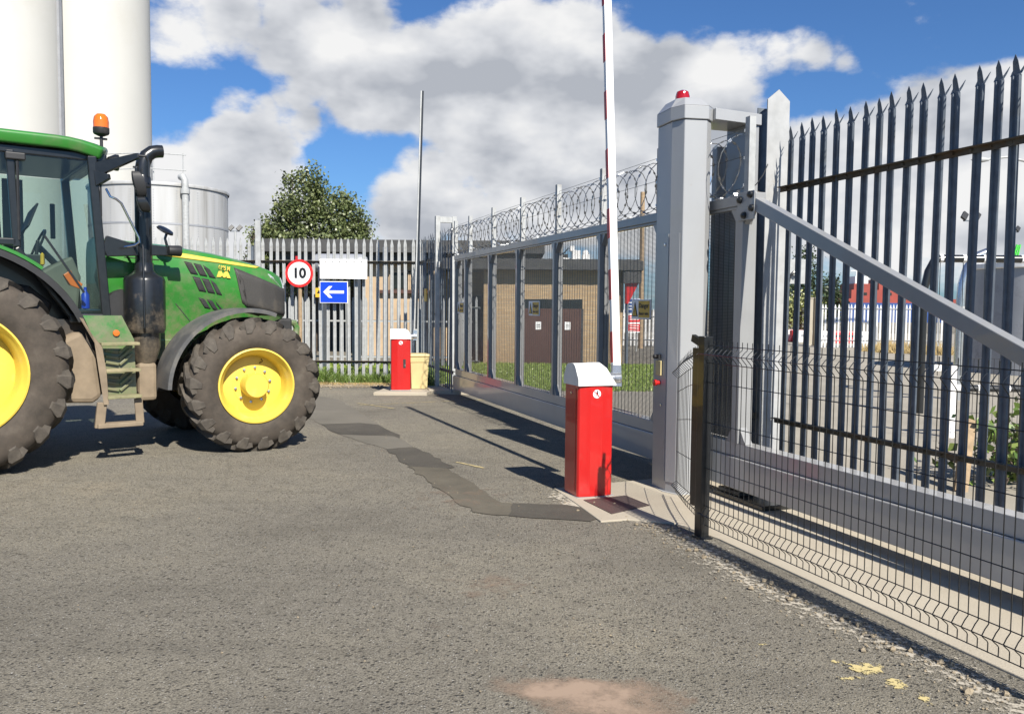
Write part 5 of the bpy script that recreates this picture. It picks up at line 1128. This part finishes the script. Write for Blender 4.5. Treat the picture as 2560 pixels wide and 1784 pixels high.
fade_sheet('clay_stain', -.6,1.2,2.7,5.1,(50,70), .0019, 'clay', lambda x, y: .42*max(0,1-((x-.42)/.42)**2-((y-3.30)/.26)**2)+.34*max(0,1-((x-.15)/.3)**2-((y-3.42)/.14)**2)+.18*max(0,1-((x+.1)/.35)**2-((y-4.7)/.3)**2))
for (a, c) in (((-2.6,13.75),(-1.86,13.02)),((-2.47,13.41),(-.45,14.46)),((-.57,8.52),(-.27,8.21)),((-.9,14.5),(-.2,14.1))):
    A_, B_ = Vector((*a,0)), Vector((*c,0)); d_ = (B_-A_).normalized(); n_ = Vector((-d_.y,d_.x,0))*.04
    x0,x1 = min(a[0],c[0])-.1, max(a[0],c[0])+.1; y0,y1 = min(a[1],c[1])-.1, max(a[1],c[1])+.1
    def ln(x, y, A_=A_, d_=d_, L=(B_-A_).length):
        v = Vector((x,y,0))-A_; s = v.dot(d_); return .62*(1-abs(v.x*-d_.y+v.y*d_.x)/.055) if 0 < s < L else 0
    fade_sheet('worn_road_line', x0,x1,y0,y1,(60,60), .0042, 'roadline', ln)
# grass
def blades(name, n, sampler, hmin, hmax, w, m, seed, lean=.35):
    r = random.Random(seed); vs = []; fs = []
    for _ in range(n):
        p = sampler(r)
        if p is None: continue
        x, y = p; h = r.uniform(hmin,hmax)*(.6+.6*max(0,noise.noise(Vector((x*1.3,y*1.3,seed)))+.5)); a = r.uniform(0,6.28); dx, dy = math.cos(a)*w, math.sin(a)*w; lx, ly = r.gauss(0,lean)*h, r.gauss(0,lean)*h
        b0 = len(vs); vs += [(x-dx,y-dy,0),(x+dx,y+dy,0),(x+lx*.5+dx*.6,y+ly*.5+dy*.6,h*.6),(x+lx,y+ly,h),(x+lx*.5-dx*.6,y+ly*.5-dy*.6,h*.6)]; fs.append((b0,b0+1,b0+2,b0+3,b0+4))
    q = MB(); q.add(vs, fs); return struct(q.build(name, m), 'stuff')
def lawn_s(r):
    x, y = r.uniform(-6,5.3), r.uniform(16.0,23.6)
    if y < 16.8-.25*x and x < 0 or (x < -2.2 and y < 18.4): return None
    return (x, y)
tag(blades('lawn_grass', 60000, lawn_s, .04, .10, .009, 'grassblade', 3), 'short green lawn grass in front of the brick kiosk', 'grass', kind='stuff')
tag(blades('verge_weeds', 7000, lambda r: (r.uniform(-5.3,-2.15)+r.gauss(0,.1), 17.2+abs(r.gauss(0,.5))+r.uniform(0,.5)), .05, .26, .008, 'weed', 6, .6), 'rough weeds and grass along the foot of the pale fence', 'weeds', kind='stuff')
tag(blades('verge_straw', 3200, lambda r: (r.uniform(-5.0,-2.2), r.gauss(17.0,.12)), .01, .05, .006, 'straw', 7, 1.4), 'strip of dry cut straw in front of the weeds', 'straw', kind='stuff')
tag(blades('strip_weeds', 900, lambda r: (lambda s: (-1.95+.42*s+r.gauss(0,.06), 17.2-1.1*s+r.gauss(0,.1)))(r.random()), .05, .25, .008, 'weed', 9, .6), 'weeds growing in the shaded corner behind the yellow bin', 'weeds', kind='stuff')
# loose stones
r = random.Random(11); q = MB()
for k in range(1500):
    if k < 800:
        t = r.uniform(7.6,12.6); b_ = -.93-abs(r.gauss(0,.16)); p = gw(t,b_)
        s = r.uniform(.003,.009) if r.random() < .95 else r.uniform(.01,.02)
    elif k < 1150: p = Vector((r.uniform(-5.5,-2.4), 16.6+r.gauss(0,.2), 0)); s = r.uniform(.006,.03)
    else: p = Vector((r.gauss(.1,1.6), r.uniform(3,11), 0)); s = r.uniform(.002,.007)
    z0 = .002; vs = [(p.x+s*r.uniform(.6,1.3)*math.cos(a)*c_, p.y+s*r.uniform(.6,1.3)*math.sin(a)*c_, z0+s*h_*r.uniform(.7,1.2)) for h_, c_ in ((0,.9),(.5,1.),(1.,.5)) for a in (0,1.26,2.51,3.77,5.03)]
    q.add(vs, [(i*5+j, i*5+(j+1)%5, (i+1)*5+(j+1)%5, (i+1)*5+j) for i in range(2) for j in range(5)]+[(10,11,12,13,14)])
tag(struct(q.build('loose_stones', 'dirt'), 'stuff'), 'loose stones and chippings scattered along the kerb', 'stones', kind='stuff')
for o in (bpy.data.objects.get('ground'),): pass

# ------------------------------------------------------------------ sky, sun, camera
SUN = Vector((.4305*math.cos(R(41.5)), -.9026*math.cos(R(41.5)), math.sin(R(41.5)))).normalized()
w = bpy.data.worlds.new('World'); sc.world = w; w.use_nodes = True; t = w.node_tree; t.nodes.clear()
def N(tp, **k):
    n = t.nodes.new(tp)
    for a, v in k.items(): setattr(n, a, v)
    return n
def mth(op, a, b=None, c=None, clamp=False):
    n = N('ShaderNodeMath', operation=op, use_clamp=clamp)
    for i, v in enumerate((a, b, c)):
        if v is None: continue
        if hasattr(v, 'links'): t.links.new(v, n.inputs[i])
        else: n.inputs[i].default_value = v
    return n.outputs[0]
tc = N('ShaderNodeTexCoord'); D_ = tc.outputs['Generated']
nrm_ = N('ShaderNodeVectorMath', operation='NORMALIZE'); t.links.new(D_, nrm_.inputs[0]); D_ = nrm_.outputs[0]
def fbm(scale, off, detail=7, rough=.6, zs=1.7):
    mp = N('ShaderNodeMapping'); mp.inputs['Scale'].default_value = (scale,scale,scale*zs); mp.inputs['Location'].default_value = off
    t.links.new(D_, mp.inputs[0]); n = N('ShaderNodeTexNoise'); n.inputs['Scale'].default_value = 1; n.inputs['Detail'].default_value = detail; n.inputs['Roughness'].default_value = rough
    t.links.new(mp.outputs[0], n.inputs['Vector']); return n.outputs['Fac']
def dirv(dx, dy):
    k = 2560/2296; v = survey(dx*k, dy*k, 100)-CAM; return v.normalized()
CL = [  # cloud masses: bearing on the photograph, radius, weight
 (430,40,130,1.0),(590,30,120,1.1),(740,60,130,1.1),(840,5,70,.8),(640,150,90,.9),(760,190,110,1.),(880,170,130,1.1),(1000,170,140,1.1),(1120,120,140,1.2),(1240,90,140,1.2),(1340,60,90,.8),(1340,200,150,1.2),(1180,270,170,1.3),(980,290,120,1.),(830,250,90,.8),
 (540,265,75,1.1),(640,275,75,1.0),(700,285,45,.7),(420,370,110,1.1),(530,370,110,1.1),(620,350,70,.9),(600,440,120,1.),(420,480,140,1.),(540,520,160,1.),
 (1460,150,90,1.1),(1560,140,90,1.1),(1680,130,80,1.0),(1790,120,65,.8),(1860,120,50,.6),(1905,150,30,.55),(1500,230,120,1.1),(1620,250,90,.7),(1660,300,110,.9),
 (1250,400,160,1.2),(1080,420,150,1.1),(930,440,110,1.),(880,500,110,1.),(1400,350,160,1.2),(1500,420,160,1.),
 (1820,330,90,.9),(1920,330,110,1.1),(2020,300,120,1.2),(2130,270,120,1.3),(2240,250,110,1.3),(2296,230,90,1.2),(1800,420,140,1.1),(1950,430,150,1.1),(2100,420,150,1.2),(2250,400,170,1.2),
 (1700,520,150,.8),(1900,540,140,.75),(2100,540,140,.75),(2280,520,140,.8),(1450,560,150,.85),(1200,560,150,.9),(1000,560,150,.95),(700,560,140,.9),(350,600,200,.9)]
S_ = None
for dx, dy, rad, wt in CL:
    v = dirv(dx, dy); rr_ = rad*1.02/1857.
    n = N('ShaderNodeVectorMath', operation='DOT_PRODUCT'); t.links.new(D_, n.inputs[0]); n.inputs[1].default_value = v
    k = 2/rr_**2; f = mth('MULTIPLY_ADD', n.outputs['Value'], k*wt, wt*(1-k), True)
    S_ = f if S_ is None else mth('ADD', S_, f)
S_ = mth('MINIMUM', S_, 1.6)
# the rest of the sky, away from the view, is broken cloud too
fn = N('ShaderNodeVectorMath', operation='DOT_PRODUCT'); t.links.new(D_, fn.inputs[0]); fn.inputs[1].default_value = (0,.998,.06)
away = mth('MULTIPLY_ADD', fn.outputs['Value'], -4., 2.9, True)
S_ = mth('ADD', S_, mth('MULTIPLY', away, mth('MULTIPLY', fbm(1.6,(3,1,7),3,.5), .3)))
n1 = fbm(8., (1.3,4.1,2.2), 9, .60); n2 = fbm(24., (7.,2.,5.), 7, .6)
nz_ = mth('MULTIPLY_ADD', n2, .3, mth('MULTIPLY', n1, .7))
dens = mth('ADD', mth('MULTIPLY', S_, .66), mth('MULTIPLY_ADD', nz_, 2.3, -1.36))
al = N('ShaderNodeMapRange', interpolation_type='SMOOTHSTEP'); t.links.new(dens, al.inputs[0]); al.inputs[1].default_value = .0; al.inputs[2].default_value = .52
# light on the clouds: rims and tops bright, thick undersides grey
n1c = fbm(8., (1.3,4.1,2.2), 4, .5); n1b = fbm(8., (1.3-.18,4.1+.10,2.2+.62), 4, .5); n3 = fbm(3.6, (5.,1.,9.), 4, .5)
lit = mth('ADD', mth('MULTIPLY', mth('SUBTRACT', n1c, n1b), 2.6), mth('MULTIPLY_ADD', n3, .9, .22))
lit = mth('ADD', lit, mth('MULTIPLY_ADD', n2, .5, -.25))
lit = mth('SUBTRACT', lit, mth('MULTIPLY', mth('MINIMUM', dens, .9), .28))
cr = N('ShaderNodeValToRGB'); t.links.new(lit, cr.inputs[0]); e = cr.color_ramp.elements
e[0].position = .0; e[0].color = (.50,.53,.59,1); e[1].position = .95; e[1].color = (1.0,1.0,1.0,1)
m_ = e.new(.5); m_.color = (.78,.80,.84,1)
sky = N('ShaderNodeTexSky', sky_type='NISHITA'); sky.sun_disc = False; sky.sun_elevation = R(41.5); sky.sun_rotation = math.atan2(SUN.x, SUN.y); sky.air_density = 1.; sky.dust_density = .6; sky.ozone_density = 2.5
STR = .055
blue = N('ShaderNodeMix', data_type='RGBA', blend_type='MULTIPLY'); blue.inputs[0].default_value = 1; t.links.new(sky.outputs[0], blue.inputs[6]); blue.inputs[7].default_value = (.55,.86,1.25,1)
cs = N('ShaderNodeMix', data_type='RGBA', blend_type='MULTIPLY'); cs.inputs[0].default_value = 1; t.links.new(cr.outputs[0], cs.inputs[6]); cs.inputs[7].default_value = (.52/STR,.52/STR,.52/STR,1)
mx = N('ShaderNodeMix', data_type='RGBA'); t.links.new(al.outputs[0], mx.inputs[0]); t.links.new(blue.outputs[2], mx.inputs[6]); t.links.new(cs.outputs[2], mx.inputs[7])
bg = N('ShaderNodeBackground'); bg.inputs[1].default_value = STR; t.links.new(mx.outputs[2], bg.inputs[0])
wo = N('ShaderNodeOutputWorld'); t.links.new(bg.outputs[0], wo.inputs[0])
w.cycles.sampling_method = 'MANUAL'; w.cycles.sample_map_resolution = 512
sl = bpy.data.lights.new('sun', 'SUN'); sl.energy = 5.0; sl.angle = R(.53); sl.color = (1.,.945,.85)
so = bpy.data.objects.new('sun', sl); C.objects.link(so); so.rotation_euler = (-SUN).to_track_quat('-Z','Y').to_euler(); so.location = (10,-20,30)
cd = bpy.data.cameras.new('camera'); co = bpy.data.objects.new('camera', cd); C.objects.link(co)
cd.sensor_fit = 'HORIZONTAL'; cd.sensor_width = 36; cd.lens = 36*F/2560; cd.clip_end = 5000; cd.clip_start = .05
cp, sp = math.cos(PITCH), math.sin(PITCH); cr_, sr = math.cos(ROLL), math.sin(ROLL)
fw_ = Vector((0,cp,-sp)); r0 = Vector((1,0,0)); u0 = Vector((0,sp,cp)); ri = r0*cr_+u0*sr; up = u0*cr_-r0*sr
co.matrix_world = Matrix(((ri.x,up.x,-fw_.x,CAM.x),(ri.y,up.y,-fw_.y,CAM.y),(ri.z,up.z,-fw_.z,CAM.z),(0,0,0,1)))
sc.camera = co
sc.view_settings.view_transform = 'Standard'; sc.view_settings.look = 'None'; sc.view_settings.exposure = .8; sc.view_settings.gamma = 1
sc.render.engine = 'CYCLES'; sc.cycles.max_bounces = 8; sc.cycles.transparent_max_bounces = 16
